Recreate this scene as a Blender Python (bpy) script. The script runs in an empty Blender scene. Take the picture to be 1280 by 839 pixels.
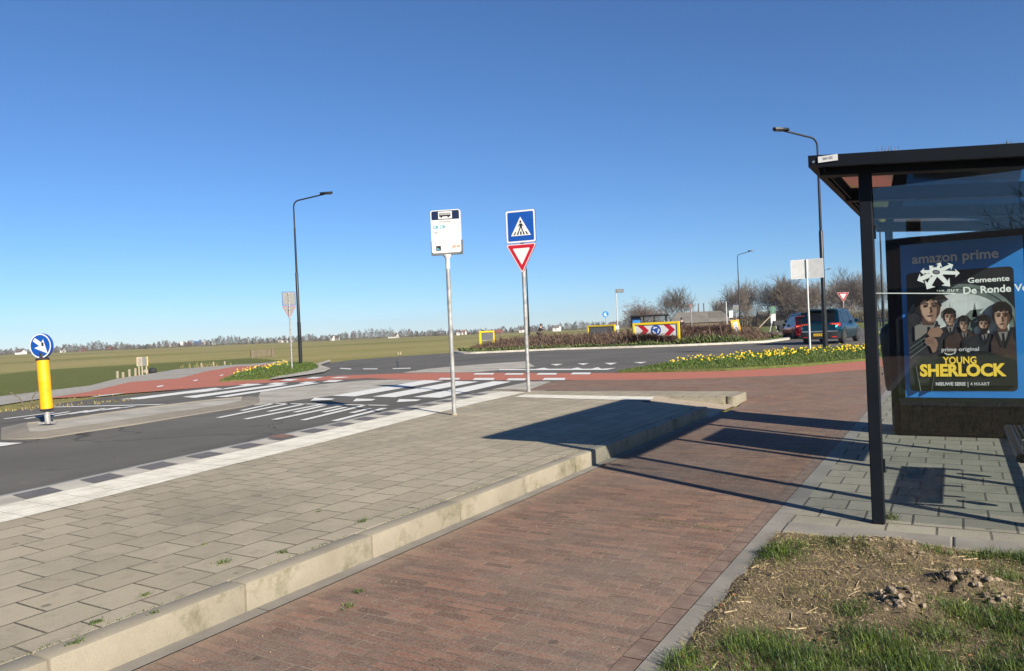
import bpy, bmesh, math, random
from mathutils import Vector, Matrix, noise
R = math.radians
sc = bpy.context.scene
col = sc.collection
rnd = random.Random(7)

# ------------------------------------------------------------------ materials
def node(t, typ, **kw):
    n = t.nodes.new('ShaderNode' + typ)
    for k, v in kw.items():
        if k in n.inputs: n.inputs[k].default_value = v
        else: setattr(n, k, v)
    return n

def rgb(c): return (c[0], c[1], c[2], 1)

class Mat:
    """small builder round one Principled material"""
    def __init__(s, name, rough=.6, metal=0, spec=.5, world=False):
        s.m = bpy.data.materials.new(name); s.m.use_nodes = True
        s.t = s.m.node_tree; s.b = s.t.nodes['Principled BSDF']
        s.b.inputs['Roughness'].default_value = rough
        s.b.inputs['Metallic'].default_value = metal
        s.b.inputs['Specular IOR Level'].default_value = spec
        s.vec = node(s.t, 'NewGeometry').outputs['Position'] if world else node(s.t, 'TexCoord').outputs['Object']
    def link(s, a, b): s.t.links.new(a, b)
    def noise(s, scale, detail=4, rough=.55, vec=None, stretch=None):
        v = vec or s.vec
        if stretch:
            mp = node(s.t, 'Mapping'); mp.inputs['Scale'].default_value = stretch[:3]
            if len(stretch) > 3: mp.inputs['Rotation'].default_value = (0, 0, stretch[3])
            s.link(v, mp.inputs['Vector']); v = mp.outputs[0]
        n = node(s.t, 'TexNoise', Scale=scale, Detail=detail, Roughness=rough)
        s.link(v, n.inputs['Vector']); return n.outputs['Fac']
    def ramp(s, fac, lo, hi, interp='LINEAR'):
        n = node(s.t, 'MapRange'); n.inputs[1].default_value = lo; n.inputs[2].default_value = hi
        s.link(fac, n.inputs[0]); return n.outputs[0]
    def mix(s, fac, a, b, mode='MIX'):
        n = node(s.t, 'Mix', data_type='RGBA', blend_type=mode)
        for i, x in ((0, fac), (6, a), (7, b)):
            if hasattr(x, 'is_output'): s.link(x, n.inputs[i])
            elif i: n.inputs[i].default_value = rgb(x)
            else: n.inputs[0].default_value = x
        return n.outputs[2]
    def color(s, c):
        if hasattr(c, 'is_output'): s.link(c, s.b.inputs['Base Color'])
        else: s.b.inputs['Base Color'].default_value = rgb(c)
        return s
    def bump(s, h, strength=.4, dist=.01):
        n = node(s.t, 'Bump', Strength=strength, Distance=dist)
        s.link(h, n.inputs['Height'])
        old = s.b.inputs['Normal'].links
        if old: s.link(old[0].from_socket, n.inputs['Normal'])
        s.link(n.outputs[0], s.b.inputs['Normal']); return s
    def rough(s, sock): s.link(sock, s.b.inputs['Roughness']); return s

def simple(name, c1, c2=None, scale=6, rough=.6, metal=0, spec=.5, bump=0, bscale=60, bdist=.004, lo=.35, hi=.65, world=False, coat=0):
    m = Mat(name, rough, metal, spec, world)
    if c2: m.color(m.mix(m.ramp(m.noise(scale), lo, hi), c1, c2))
    else: m.color(c1)
    if bump: m.bump(m.noise(bscale, 3), bump, bdist)
    if coat: m.b.inputs['Coat Weight'].default_value = coat
    return m.m

def make_brick(name, c1, c2, mortar, bw, rh, msize, swap=False, dirt=(.2, .17, .14), dirt_amt=.6, bump=.5, offset=.5, stain=None, edges=None):
    m = Mat(name, .9, 0, .15, True)
    v = m.vec
    # a little wobble so courses are not ruler straight
    wob = node(m.t, 'TexNoise', Scale=1.1, Detail=2)
    m.link(v, wob.inputs['Vector'])
    sub = node(m.t, 'VectorMath', operation='MULTIPLY_ADD')
    m.link(wob.outputs['Color'], sub.inputs[0]); sub.inputs[1].default_value = (.022, .022, 0); m.link(v, sub.inputs[2])
    v2 = sub.outputs[0]
    if swap:
        mp = node(m.t, 'Mapping'); mp.inputs['Rotation'].default_value = (0, 0, R(90)); m.link(v2, mp.inputs['Vector']); v2 = mp.outputs[0]
    b = node(m.t, 'TexBrick', Scale=1, offset=offset)
    b.inputs['Mortar Size'].default_value = msize; b.inputs['Mortar Smooth'].default_value = .2; b.inputs['Bias'].default_value = 0
    b.inputs['Brick Width'].default_value = bw; b.inputs['Row Height'].default_value = rh
    b.inputs['Color1'].default_value = rgb(c1); b.inputs['Color2'].default_value = rgb(c2); mo_ = m.mix(m.ramp(m.noise(1.7, 5, .7), .42, .6), tuple(x * .3 for x in mortar), mortar); m.link(mo_, b.inputs['Mortar'])
    m.link(v2, b.inputs['Vector'])
    c = m.mix(m.ramp(m.noise(.9, 6, .65), .42, .72), b.outputs['Color'], dirt)
    # keep the dirt partial
    c = m.mix(dirt_amt, b.outputs['Color'], c)
    c = m.mix(m.ramp(m.noise(95, 2), .3, .7), c, m.mix(.25, c, (.45, .42, .38)))
    c = m.mix(m.ramp(m.noise(7, 5, .7), .55, .8), c, m.mix(.45, c, (.06, .05, .045)))
    vo = node(m.t, 'TexVoronoi', Scale=2.6); m.link(v, vo.inputs['Vector'])
    c = m.mix(m.ramp(vo.outputs['Distance'], .075, .05), c, m.mix(.55, c, (.05, .047, .04)))
    c = m.mix(m.ramp(m.noise(.45, 7, .75), .5, .72), c, m.mix(.38, c, tuple(x * .45 for x in dirt)))
    if stain: c = m.mix(m.ramp(m.noise(2.3, 7, .75), .6, .72), c, m.mix(.5, c, stain))
    if edges:
        # sand and grime swept to the two sides of the path
        sp = node(m.t, 'SeparateXYZ'); m.link(v, sp.inputs[0])
        d = node(m.t, 'Math', operation='SUBTRACT'); m.link(sp.outputs['X'], d.inputs[0]); d.inputs[1].default_value = (edges[0] + edges[1]) / 2
        ab = node(m.t, 'Math', operation='ABSOLUTE'); m.link(d.outputs[0], ab.inputs[0]); hw = (edges[1] - edges[0]) / 2
        ad = node(m.t, 'Math', operation='MULTIPLY_ADD'); m.link(m.noise(3.1, 6, .7), ad.inputs[0]); ad.inputs[1].default_value = .5; m.link(ab.outputs[0], ad.inputs[2])
        hi = node(m.t, 'Math', operation='LESS_THAN'); m.link(ab.outputs[0], hi.inputs[0]); hi.inputs[1].default_value = hw + .02
        yl = node(m.t, 'MapRange'); yl.inputs[1].default_value = 11; yl.inputs[2].default_value = 13.5; yl.inputs[3].default_value = 1; yl.inputs[4].default_value = 0; m.link(sp.outputs['Y'], yl.inputs[0])
        h2 = node(m.t, 'Math', operation='MULTIPLY'); m.link(hi.outputs[0], h2.inputs[0]); m.link(yl.outputs[0], h2.inputs[1]); hi = h2
        mu = node(m.t, 'Math', operation='MULTIPLY'); m.link(hi.outputs[0], mu.inputs[0]); m.link(m.ramp(ad.outputs[0], hw + .08, hw + .32), mu.inputs[1])
        c = m.mix(mu.outputs[0], c, m.mix(.7, c, (.27, .205, .15)))
    m.color(c)
    inv = node(m.t, 'Math', operation='SUBTRACT'); inv.inputs[0].default_value = 1; m.link(b.outputs['Fac'], inv.inputs[1])
    m.bump(inv.outputs[0], bump, .006); m.bump(m.noise(180, 3), .25, .002); m.bump(m.noise(9, 3), .3, .006)
    return m.m

def make_asphalt():
    m = Mat('asphalt', .92, 0, .15, True)
    c = m.mix(m.ramp(m.noise(160, 2), .35, .7), (.056, .053, .048), (.15, .144, .13))
    c = m.mix(m.ramp(m.noise(.35, 5, .6), .4, .7), c, m.mix(.75, c, (.13, .125, .113)))
    c = m.mix(m.ramp(m.noise(.5, 4, .6, stretch=(1, .12, 1, R(-8))), .55, .75), c, m.mix(.55, c, (.035, .034, .033)))
    c = m.mix(m.ramp(m.noise(2.2, 8, .8), .6, .72), c, m.mix(.6, c, (.19, .18, .155)))
    vo = node(m.t, 'TexVoronoi', feature='DISTANCE_TO_EDGE', Scale=.45); wv = node(m.t, 'VectorMath', operation='MULTIPLY_ADD'); nn = node(m.t, 'TexNoise', Scale=1.3, Detail=5); m.link(m.vec, nn.inputs['Vector']); m.link(nn.outputs['Color'], wv.inputs[0]); wv.inputs[1].default_value = (1.2, 1.2, 0); m.link(m.vec, wv.inputs[2]); m.link(wv.outputs[0], vo.inputs['Vector'])
    lt = node(m.t, 'Math', operation='LESS_THAN'); m.link(vo.outputs['Distance'], lt.inputs[0]); lt.inputs[1].default_value = .006
    gt = node(m.t, 'Math', operation='MULTIPLY'); m.link(lt.outputs[0], gt.inputs[0]); m.link(m.ramp(m.noise(.22, 3), .5, .6), gt.inputs[1])
    c = m.mix(gt.outputs[0], c, m.mix(.7, c, (.015, .015, .015)))
    m.color(c).bump(m.noise(220, 2), .5, .004); return m.m

def make_paint(name='road_paint', c=(.62, .62, .59), wear=(.22, .22, .21)):
    m = Mat(name, .7, 0, .4, True)
    m.color(m.mix(m.ramp(m.noise(9, 8, .8), .5, .72), c, m.mix(.75, c, wear))).bump(m.noise(180, 2), .3, .002); return m.m

def make_field():
    m = Mat('polder_grass', .95, 0, .1, True)
    a = m.ramp(m.noise(.05, 5, .6, stretch=(1, .35, 1, R(28))), .38, .62)
    b = m.ramp(m.noise(.02, 5, .6, stretch=(1, .12, 1, R(30))), .44, .58)
    c = m.mix(a, (.235, .215, .078), (.36, .30, .135))
    c = m.mix(b, c, m.mix(.55, c, (.11, .125, .03)))
    c = m.mix(m.ramp(m.noise(1.5, 5, .7), .35, .7), m.mix(.4, c, (.075, .085, .022)), c)
    c = m.mix(m.ramp(m.noise(.11, 4, .6, stretch=(1, .2, 1, R(30))), .62, .72), c, (.3, .25, .14))
    m.color(c).bump(m.noise(7, 5, .7), .8, .12); return m.m

def make_verge():
    m = Mat('verge_grass', .95, 0, .1, True)
    c = m.mix(m.ramp(m.noise(5, 6, .7), .35, .65), (.075, .105, .024), (.15, .155, .05))
    c = m.mix(m.ramp(m.noise(.8, 5, .7), .55, .72), c, (.15, .125, .065))
    m.color(c).bump(m.noise(30, 4, .7), .9, .05); return m.m

def make_kerb():
    m = Mat('kerb_concrete', .85, 0, .3, True)
    c = m.mix(m.ramp(m.noise(3, 6, .7), .35, .7), (.275, .245, .188), (.215, .188, .14))
    c = m.mix(m.ramp(m.noise(130, 2), .35, .7), c, m.mix(.35, c, (.16, .15, .12)))
    geo = node(m.t, 'NewGeometry'); sp = node(m.t, 'SeparateXYZ'); m.link(geo.outputs['Normal'], sp.inputs[0])
    side = node(m.t, 'Math', operation='LESS_THAN'); m.link(sp.outputs['Z'], side.inputs[0]); side.inputs[1].default_value = .8
    mo = node(m.t, 'Math', operation='MULTIPLY'); m.link(side.outputs[0], mo.inputs[0]); m.link(m.ramp(m.noise(2.2, 7, .75), .5, .66), mo.inputs[1])
    c = m.mix(mo.outputs[0], c, m.mix(.7, c, (.06, .062, .014)))
    m.color(c).bump(m.noise(120, 3), .35, .003); return m.m

def make_tactile():
    m = Mat('tactile_tiles', .8, 0, .3, True)
    c = m.mix(m.ramp(m.noise(4, 6, .7), .4, .7), (.66, .63, .54), (.48, .45, .37))
    b = node(m.t, 'TexBrick', Scale=1, offset=.0); b.inputs['Brick Width'].default_value = .3; b.inputs['Row Height'].default_value = .3
    b.inputs['Mortar Size'].default_value = .007; m.link(m.vec, b.inputs['Vector'])
    c = m.mix(b.outputs['Fac'], c, m.mix(.5, c, (.2, .19, .16)))
    w = node(m.t, 'TexWave', bands_direction='X', Scale=5.2, Distortion=.3); m.link(m.vec, w.inputs['Vector'])
    m.color(c).bump(w.outputs['Fac'], .6, .006); return m.m

def make_soil():
    m = Mat('bare_soil', .95, 0, .1, True)
    c = m.mix(m.ramp(m.noise(6, 6, .7), .35, .7), (.14, .105, .067), (.28, .22, .148))
    c = m.mix(m.ramp(m.noise(45, 4, .7), .45, .7), c, m.mix(.6, c, (.07, .05, .03)))
    c = m.mix(m.ramp(m.noise(2.0, 4, .6), .5, .66), c, m.mix(.6, c, (.07, .075, .025)))
    m.color(c).bump(m.noise(35, 6, .75), .9, .03).bump(m.noise(160, 3), .6, .006); return m.m

def make_glass(name, tint=(.93, .96, .97), ior=1.5):
    m = Mat(name, .02); t = m.t; t.nodes.remove(m.b)
    tr = node(t, 'BsdfTransparent'); tr.inputs[0].default_value = rgb(tint)
    gl = node(t, 'BsdfGlossy'); gl.inputs['Roughness'].default_value = .0; gl.inputs[0].default_value = (1, 1, 1, 1)
    fr = node(t, 'Fresnel'); bf = node(t, 'NewGeometry').outputs['Backfacing']
    mr = node(t, 'MapRange'); mr.inputs[3].default_value = ior; mr.inputs[4].default_value = 1 / ior; t.links.new(bf, mr.inputs[0]); t.links.new(mr.outputs[0], fr.inputs['IOR'])
    mx = node(t, 'MixShader'); t.links.new(fr.outputs[0], mx.inputs[0]); t.links.new(tr.outputs[0], mx.inputs[1]); t.links.new(gl.outputs[0], mx.inputs[2])
    t.links.new(mx.outputs[0], t.nodes['Material Output'].inputs[0]); return m.m

def make_leafy(name, c1, c2, scale=40, trans=.25, rough=.6, world=True):
    m = Mat(name, rough, 0, .3, world)
    m.color(m.mix(m.ramp(m.noise(scale, 2), .32, .68), c1, c2))
    return m.m

def make_bark(name, c1, c2): return simple(name, c1, c2, 3, .9, spec=.2, bump=.4, bscale=25, bdist=.02)

X = {}
X['asphalt'] = make_asphalt()
X['brick_path'] = make_brick('brown_clinker_paving', (.088, .038, .022), (.20, .095, .055), (.25, .185, .12), .205, .066, .0048, False, (.16, .122, .095), .75, .9, stain=(.24, .19, .14), edges=(-3.2, -1.2))
X['tile_platform'] = make_brick('grey_concrete_tiles', (.258, .224, .155), (.32, .278, .198), (.095, .085, .042), .3, .3, .0065, True, (.21, .19, .145), .5, .8)
X['tile_shelter'] = make_brick('grey_green_concrete_tiles', (.19, .18, .138), (.245, .23, .178), (.045, .044, .03), .3, .3, .0085, False, (.145, .14, .11), .5, .8)
X['tile_path'] = make_brick('grey_path_tiles', (.25, .24, .215), (.31, .295, .26), (.18, .17, .145), .3, .3, .006, True, (.22, .205, .175), .5, .4)
X['sandy_brick'] = make_brick('sandy_paving_bricks', (.32, .255, .18), (.39, .32, .235), (.2, .165, .115), .2, .066, .006, False, (.4, .33, .24), .5, .6)
m_ = Mat('red_asphalt', .85, 0, .3, True); m_.color(m_.mix(m_.ramp(m_.noise(1.2, 6, .7), .35, .7), (.37, .128, .08), (.31, .115, .08))); m_.bump(m_.noise(200, 2), .4, .003); X['red'] = m_.m
X['paint'] = make_paint()
X['kerb'] = make_kerb()
X['gutter'] = simple('grey_gutter_concrete', (.225, .208, .18), (.165, .152, .13), 3, .85, bump=.4, bscale=120, world=True)
X['pale_concrete'] = simple('pale_sanded_concrete', (.36, .34, .295), (.25, .232, .19), 1.3, .9, bump=.5, bscale=90, world=True)
X['island_kerb'] = simple('sandstone_coloured_kerb', (.20, .18, .145), (.16, .143, .115), 1.2, .85, bump=.4, bscale=90, world=True)
X['white_kerb'] = simple('white_kerb_concrete', (.42, .395, .335), (.30, .28, .235), 2.5, .8, bump=.3, bscale=90, world=True)
X['edge_brick'] = simple('worn_edging_bricks', (.19, .135, .10), (.13, .085, .065), 11, .85, bump=.5, bscale=120, world=True)
X['dark_tile'] = simple('charcoal_tiles', (.085, .08, .08), (.12, .112, .11), 9, .8, bump=.3, bscale=150, world=True)
X['rust_tile'] = simple('rusty_cover', (.2, .11, .07), (.14, .085, .06), 20, .8, world=True)
X['tactile'] = make_tactile()
X['field'] = make_field(); X['verge'] = make_verge(); X['soil'] = make_soil()
X['galv'] = simple('galvanised_steel', (.36, .36, .355), (.20, .20, .195), 9, .5, .25, bump=.1, bscale=60)
X['black'] = simple('black_coated_steel', (.008, .009, .010), (.012, .013, .015), 5, .42, 0, .35)
X['shelter_black'] = simple('anthracite_coated_aluminium', (.006, .008, .011), (.009, .011, .015), 3, .5, 0, .12)
X['white'] = simple('white_plastic', (.58, .58, .57), (.52, .52, .51), 8, .4)
X['sign_white'] = simple('white_sign_film', (.56, .56, .55), None, rough=.45)
X['sign_blue'] = simple('blue_sign_film', (.004, .062, .30), (.004, .055, .27), 4, .4)
X['sky_blue'] = simple('light_blue_sign_film', (.015, .2, .45), None, rough=.4)
X['navy'] = simple('navy_sign_film', (.003, .010, .042), None, rough=.45)
X['sign_red'] = simple('red_sign_film', (.40, .006, .018), (.36, .006, .018), 4, .4)
X['sign_black'] = simple('black_sign_film', (.012, .012, .012), None, rough=.5)
X['sign_grey'] = simple('grey_sign_back', (.15, .155, .152), (.125, .13, .127), 5, .5, .2)
X['sign_backwhite'] = simple('pale_sign_back', (.46, .47, .47), (.40, .41, .41), 5, .45)
X['yellow'] = simple('yellow_plastic', (.74, .36, .002), (.56, .26, .006), 9, .42, lo=.5, hi=.85)
X['frame_yellow'] = simple('yellow_frame_paint', (.72, .5, .006), (.66, .45, .006), 5, .45)
X['teal_print'] = simple('teal_print', (.07, .27, .34), None, rough=.5)
X['grey_print'] = simple('grey_print', (.12, .125, .135), None, rough=.5)
X['orange_print'] = simple('orange_print', (.5, .17, .06), None, rough=.5)
X['poster_blue'] = simple('blue_poster_paper', (.025, .19, .52), (.022, .165, .47), 3, .35)
X['poster_dark'] = simple('dark_poster_ink', (.012, .012, .013), (.02, .02, .02), 3, .35)
X['poster_sky'] = simple('pale_poster_ink', (.58, .61, .60), (.36, .39, .38), 3.5, .35)
X['poster_arch'] = simple('grey_green_poster_ink', (.11, .14, .125), (.17, .2, .18), 9, .35)
X['poster_skin'] = simple('warm_poster_ink', (.27, .162, .112), (.23, .135, .095), 9, .35)
X['poster_lit_skin'] = simple('light_poster_ink', (.47, .31, .225), (.40, .26, .19), 9, .35)
X['poster_shade'] = simple('brown_shade_poster_ink', (.085, .048, .034), None, rough=.35)
X['poster_coat'] = simple('charcoal_poster_ink', (.018, .018, .02), (.034, .032, .033), 14, .35)
X['poster_brown'] = simple('brown_poster_ink', (.042, .026, .02), (.065, .04, .03), 14, .35)
X['poster_hair'] = simple('dark_brown_poster_ink', (.022, .016, .012), None, rough=.35)
X['poster_shirt'] = simple('grey_beige_poster_ink', (.2, .185, .165), None, rough=.35)
X['poster_yellow'] = simple('golden_poster_ink', (.82, .56, .06), None, rough=.35)
X['decal'] = simple('frosted_white_film', (.46, .53, .50), None, rough=.5)
X['glass'] = make_glass('clear_shelter_glass', ior=1.6)
X['box_black'] = simple('black_glass_panel', (.006, .006, .006), None, rough=.2, spec=.04)
X['roof_panel'] = simple('glossy_dark_roof_panel', (.012, .014, .017), None, rough=.05, spec=.9)
X['straw'] = make_leafy('dry_straw', (.42, .33, .19), (.2, .145, .08), 90)
X['grass'] = make_leafy('fresh_grass_blades', (.022, .048, .006), (.095, .138, .021), 8, rough=.5)
X['dry_grass'] = make_leafy('dry_grass_blades', (.15, .13, .045), (.32, .25, .12), 60)
X['dead_leaf'] = make_leafy('brown_dead_leaves', (.22, .09, .04), (.12, .07, .04), 30)
X['clod'] = simple('dry_grey_soil', (.31, .25, .18), (.2, .155, .105), 20, .95, spec=.1, bump=.9, bscale=90, bdist=.01, world=True)
X['twig'] = make_leafy('brown_twigs', (.06, .04, .028), (.175, .118, .078), 3.1)
X['twig_dark'] = make_leafy('reddish_brown_twigs', (.06, .034, .024), (.14, .085, .06), 3.1)
X['low_green'] = make_leafy('dull_green_leaves', (.05, .085, .02), (.13, .15, .05), 2.1)
X['petal'] = make_leafy('yellow_petals', (.80, .52, .01), (.85, .66, .05), 6)
X['daff_leaf'] = make_leafy('daffodil_leaves', (.04, .085, .02), (.085, .13, .03), 8)
X['bark_grey'] = make_bark('grey_bark', (.12, .10, .08), (.19, .16, .13))
X['bark_brown'] = make_bark('brown_bark', (.085, .07, .054), (.14, .115, .09))
X['oak_leaf'] = make_leafy('withered_oak_leaves', (.125, .075, .048), (.19, .125, .085), 1.4)
X['far_tree'] = make_leafy('distant_bare_crowns', (.085, .075, .065), (.15, .13, .11), .035)
X['far_ever'] = make_leafy('distant_dark_crowns', (.045, .06, .04), (.08, .085, .05), .05)
X['undergrowth'] = make_leafy('tangled_undergrowth', (.06, .052, .033), (.13, .11, .07), .6)
X['dark_wood'] = simple('dark_weathered_wood', (.10, .08, .055), (.15, .12, .085), 7, .85)
X['wood'] = simple('weathered_wood', (.36, .3, .22), (.26, .21, .15), 7, .85, bump=.3, bscale=40)
X['pale_wood'] = simple('pale_weathered_wood', (.33, .285, .21), (.25, .21, .15), 7, .85)
X['rubber'] = simple('black_rubber', (.014, .014, .014), (.02, .02, .02), 20, .8)
X['rim'] = simple('alloy_rim', (.3, .3, .31), None, rough=.3, metal=.9)
X['dark_rim'] = simple('dark_alloy_rim', (.05, .05, .05), None, rough=.35, metal=.8)
def carpaint(n, c, c2): return simple(n, c, c2, 2, .3, .92, .4, coat=.4)
X['teal_paint'] = carpaint('teal_car_paint', (.004, .082, .125), (.004, .09, .14))
X['red_paint'] = carpaint('dark_red_car_paint', (.23, .006, .016), (.26, .008, .02))
X['black_paint'] = carpaint('black_car_paint', (.012, .014, .02), (.016, .018, .024))
X['car_glass'] = simple('dark_car_glass', (.005, .006, .007), None, rough=.05, spec=.35)
X['trim'] = simple('black_car_trim', (.018, .018, .019), None, rough=.5)
X['chrome'] = simple('satin_chrome', (.62, .63, .64), None, rough=.18, metal=.95)
X['tail'] = simple('red_tail_lamp', (.5, .012, .012), (.6, .03, .02), 20, .15)
X['tail_amber'] = simple('pale_orange_lamp', (.85, .32, .14), None, rough=.15)
X['plate'] = simple('yellow_number_plate', (.85, .52, .02), None, rough=.45)
X['roof_grey'] = simple('grey_roof_sheets', (.165, .15, .125), (.12, .112, .095), .6, .85, bump=.3, bscale=4, bdist=.03)
X['roof_dark'] = simple('mossy_roof_sheets', (.085, .08, .07), (.12, .11, .09), 1, .9)
X['house_white'] = simple('white_render', (.74, .73, .7), (.66, .65, .62), .6, .8)
X['house_brick'] = simple('red_brown_brickwork', (.16, .085, .06), (.12, .068, .05), 3, .85, bump=.3, bscale=14, bdist=.01)
X['roof_tile'] = simple('dark_roof_tiles', (.09, .07, .065), (.12, .09, .08), 2, .8)
X['roof_red'] = simple('red_roof_tiles', (.26, .085, .055), (.2, .07, .05), 2, .8)
X['window'] = simple('dark_window_glass', (.03, .035, .04), None, rough=.1)
X['truck_red'] = simple('red_truck_paint', (.5, .03, .03), None, rough=.4)
X['truck_blue'] = simple('blue_truck_paint', (.05, .2, .5), None, rough=.4)
X['banner_green'] = simple('dark_green_banner', (.06, .13, .075), (.09, .17, .1), 3, .6)
X['skin'] = simple('skin', (.45, .28, .21), (.4, .24, .18), 9, .55)
X['coat'] = simple('dark_cloth', (.014, .015, .018), (.03, .03, .034), 14, .9, spec=.2, bump=.3, bscale=30, bdist=.01)
X['hair'] = simple('dark_hair', (.02, .016, .013), None, rough=.7)
X['sedum'] = make_leafy('withered_roof_plants', (.12, .1, .06), (.3, .25, .18), 40)
X['bin_green'] = simple('dark_green_bin', (.013, .018, .014), (.02, .026, .018), 5, .4)
X['lens'] = simple('grey_lamp_lens', (.06, .06, .06), None, rough=.2)

# ------------------------------------------------------------------ geometry helpers
FRONT = Matrix(((1, 0, 0, 0), (0, 0, -1, 0), (0, 1, 0, 0), (0, 0, 0, 1)))   # polygon xy -> board xz, extrusion towards -y
BACK = Matrix(((-1, 0, 0, 0), (0, 0, 1, 0), (0, 1, 0, 0), (0, 0, 0, 1)))
def T(x, y, z): return Matrix.Translation((x, y, z))
def RZ(a): return Matrix.Rotation(R(a), 4, 'Z')

class MB:
    def __init__(s): s.v = []; s.f = []
    def add(s, vs, fs, M=None):
        o = len(s.v)
        s.v += [tuple(M @ Vector(v)) for v in vs] if M else [tuple(v) for v in vs]
        s.f += [tuple(i + o for i in f) for f in fs]; return s
    def box(s, c, d, M=None, bev=0):
        if bev:
            b = bmesh.new(); bmesh.ops.create_cube(b, size=1)
            for v in b.verts: v.co = Vector((v.co.x * d[0] + c[0], v.co.y * d[1] + c[1], v.co.z * d[2] + c[2]))
            bmesh.ops.bevel(b, geom=list(b.edges), offset=bev, segments=2, affect='EDGES', profile=.5)
            b.verts.index_update(); s.add([v.co[:] for v in b.verts], [[v.index for v in f.verts] for f in b.faces], M); b.free(); return s
        x, y, z = (k / 2 for k in d)
        vs = [(c[0] + i * x, c[1] + j * y, c[2] + k * z) for i in (-1, 1) for j in (-1, 1) for k in (-1, 1)]
        return s.add(vs, [(0, 1, 3, 2), (4, 6, 7, 5), (0, 4, 5, 1), (2, 3, 7, 6), (0, 2, 6, 4), (1, 5, 7, 3)], M)
    def tube(s, pts, r, n=8, M=None, cap=True):
        pts = [Vector(p) for p in pts]; rs = r if isinstance(r, (list, tuple)) else [r] * len(pts)
        vs = []; fs = []; u = None
        for i, p in enumerate(pts):
            d = (pts[min(i + 1, len(pts) - 1)] - pts[max(i - 1, 0)])
            d = d.normalized() if d.length > 1e-9 else Vector((0, 0, 1))
            if u is None: u = d.orthogonal().normalized()
            else:
                u = u - d * u.dot(d)
                u = u.normalized() if u.length > 1e-6 else d.orthogonal().normalized()
            w = d.cross(u)
            for k in range(n):
                a = 2 * math.pi * k / n
                vs.append(p + (u * math.cos(a) + w * math.sin(a)) * rs[i])
        for i in range(len(pts) - 1):
            for k in range(n):
                a, b = i * n + k, i * n + (k + 1) % n
                fs.append((a, b, b + n, a + n))
        if cap: fs += [tuple(range(n))[::-1], tuple(range((len(pts) - 1) * n, len(pts) * n))]
        return s.add(vs, fs, M)
    def prism(s, poly, z0, z1, M=None):
        n = len(poly)
        vs = [(p[0], p[1], z0) for p in poly] + [(p[0], p[1], z1) for p in poly]
        return s.add(vs, [tuple(range(n))[::-1], tuple(range(n, 2 * n))] + [(i, (i + 1) % n, (i + 1) % n + n, i + n) for i in range(n)], M)
    def lathe(s, prof, n=24, M=None):
        vs = []; fs = []
        for r, z in prof:
            for k in range(n): vs.append((r * math.cos(2 * math.pi * k / n), r * math.sin(2 * math.pi * k / n), z))
        for i in range(len(prof) - 1):
            for k in range(n):
                a, b = i * n + k, i * n + (k + 1) % n
                fs.append((a, b, b + n, a + n))
        fs += [tuple(range(n))[::-1], tuple(range((len(prof) - 1) * n, len(prof) * n))]
        return s.add(vs, fs, M)
    def grid(s, rows, M=None, close=False):
        n = len(rows[0]); vs = [p for r in rows for p in r]; fs = []
        for i in range(len(rows) - 1):
            for k in range(n if close else n - 1):
                a, b = i * n + k, i * n + (k + 1) % n
                fs.append((a, b, b + n, a + n))
        return s.add(vs, fs, M)
    def ball(s, c, r, M=None, n=12, k=8):
        r = r if isinstance(r, (tuple, list)) else (r, r, r)
        prof = [(max(1e-4, math.sin(math.pi * i / k)), -math.cos(math.pi * i / k)) for i in range(k + 1)]
        m = MB().lathe(prof, n); return s.add([(c[0] + v[0] * r[0], c[1] + v[1] * r[1], c[2] + v[2] * r[2]) for v in m.v], m.f, M)
    def build(s, name, mat, parent=None, smooth=0, fix=True):
        me = bpy.data.meshes.new(name); me.from_pydata(s.v, [], s.f)
        if fix:
            b = bmesh.new(); b.from_mesh(me); bmesh.ops.recalc_face_normals(b, faces=b.faces); b.to_mesh(me); b.free()
        me.materials.append(mat)
        if smooth:
            me.polygons.foreach_set('use_smooth', [True] * len(me.polygons)); me.set_sharp_from_angle(angle=R(smooth))
        o = bpy.data.objects.new(name, me); col.objects.link(o)
        if parent: o.parent = parent
        return o

def tag(o, label, cat, group=None, kind=None):
    if label: o['label'] = label
    if cat: o['category'] = cat
    if group: o['group'] = group
    if kind: o['kind'] = kind
    return o
def thing(name, label, cat, loc=(0, 0, 0), rz=0, group=None):
    o = bpy.data.objects.new(name, None); col.objects.link(o); o.location = loc; o.rotation_euler = (0, 0, R(rz)); o.empty_display_size = .3
    return tag(o, label, cat, group)
def struct(o): o['kind'] = 'structure'; return o
def dup(root, loc, rz, label, group=None, scale=None):
    r = root.copy(); col.objects.link(r); r.location = loc; r.rotation_euler = (0, 0, R(rz)); r['label'] = label
    if group: r['group'] = group
    if scale: r.scale = scale
    for ch in list(root.children):
        c = ch.copy(); col.objects.link(c); c.parent = r
        for g in list(ch.children):
            d = g.copy(); col.objects.link(d); d.parent = c
    return r

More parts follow.
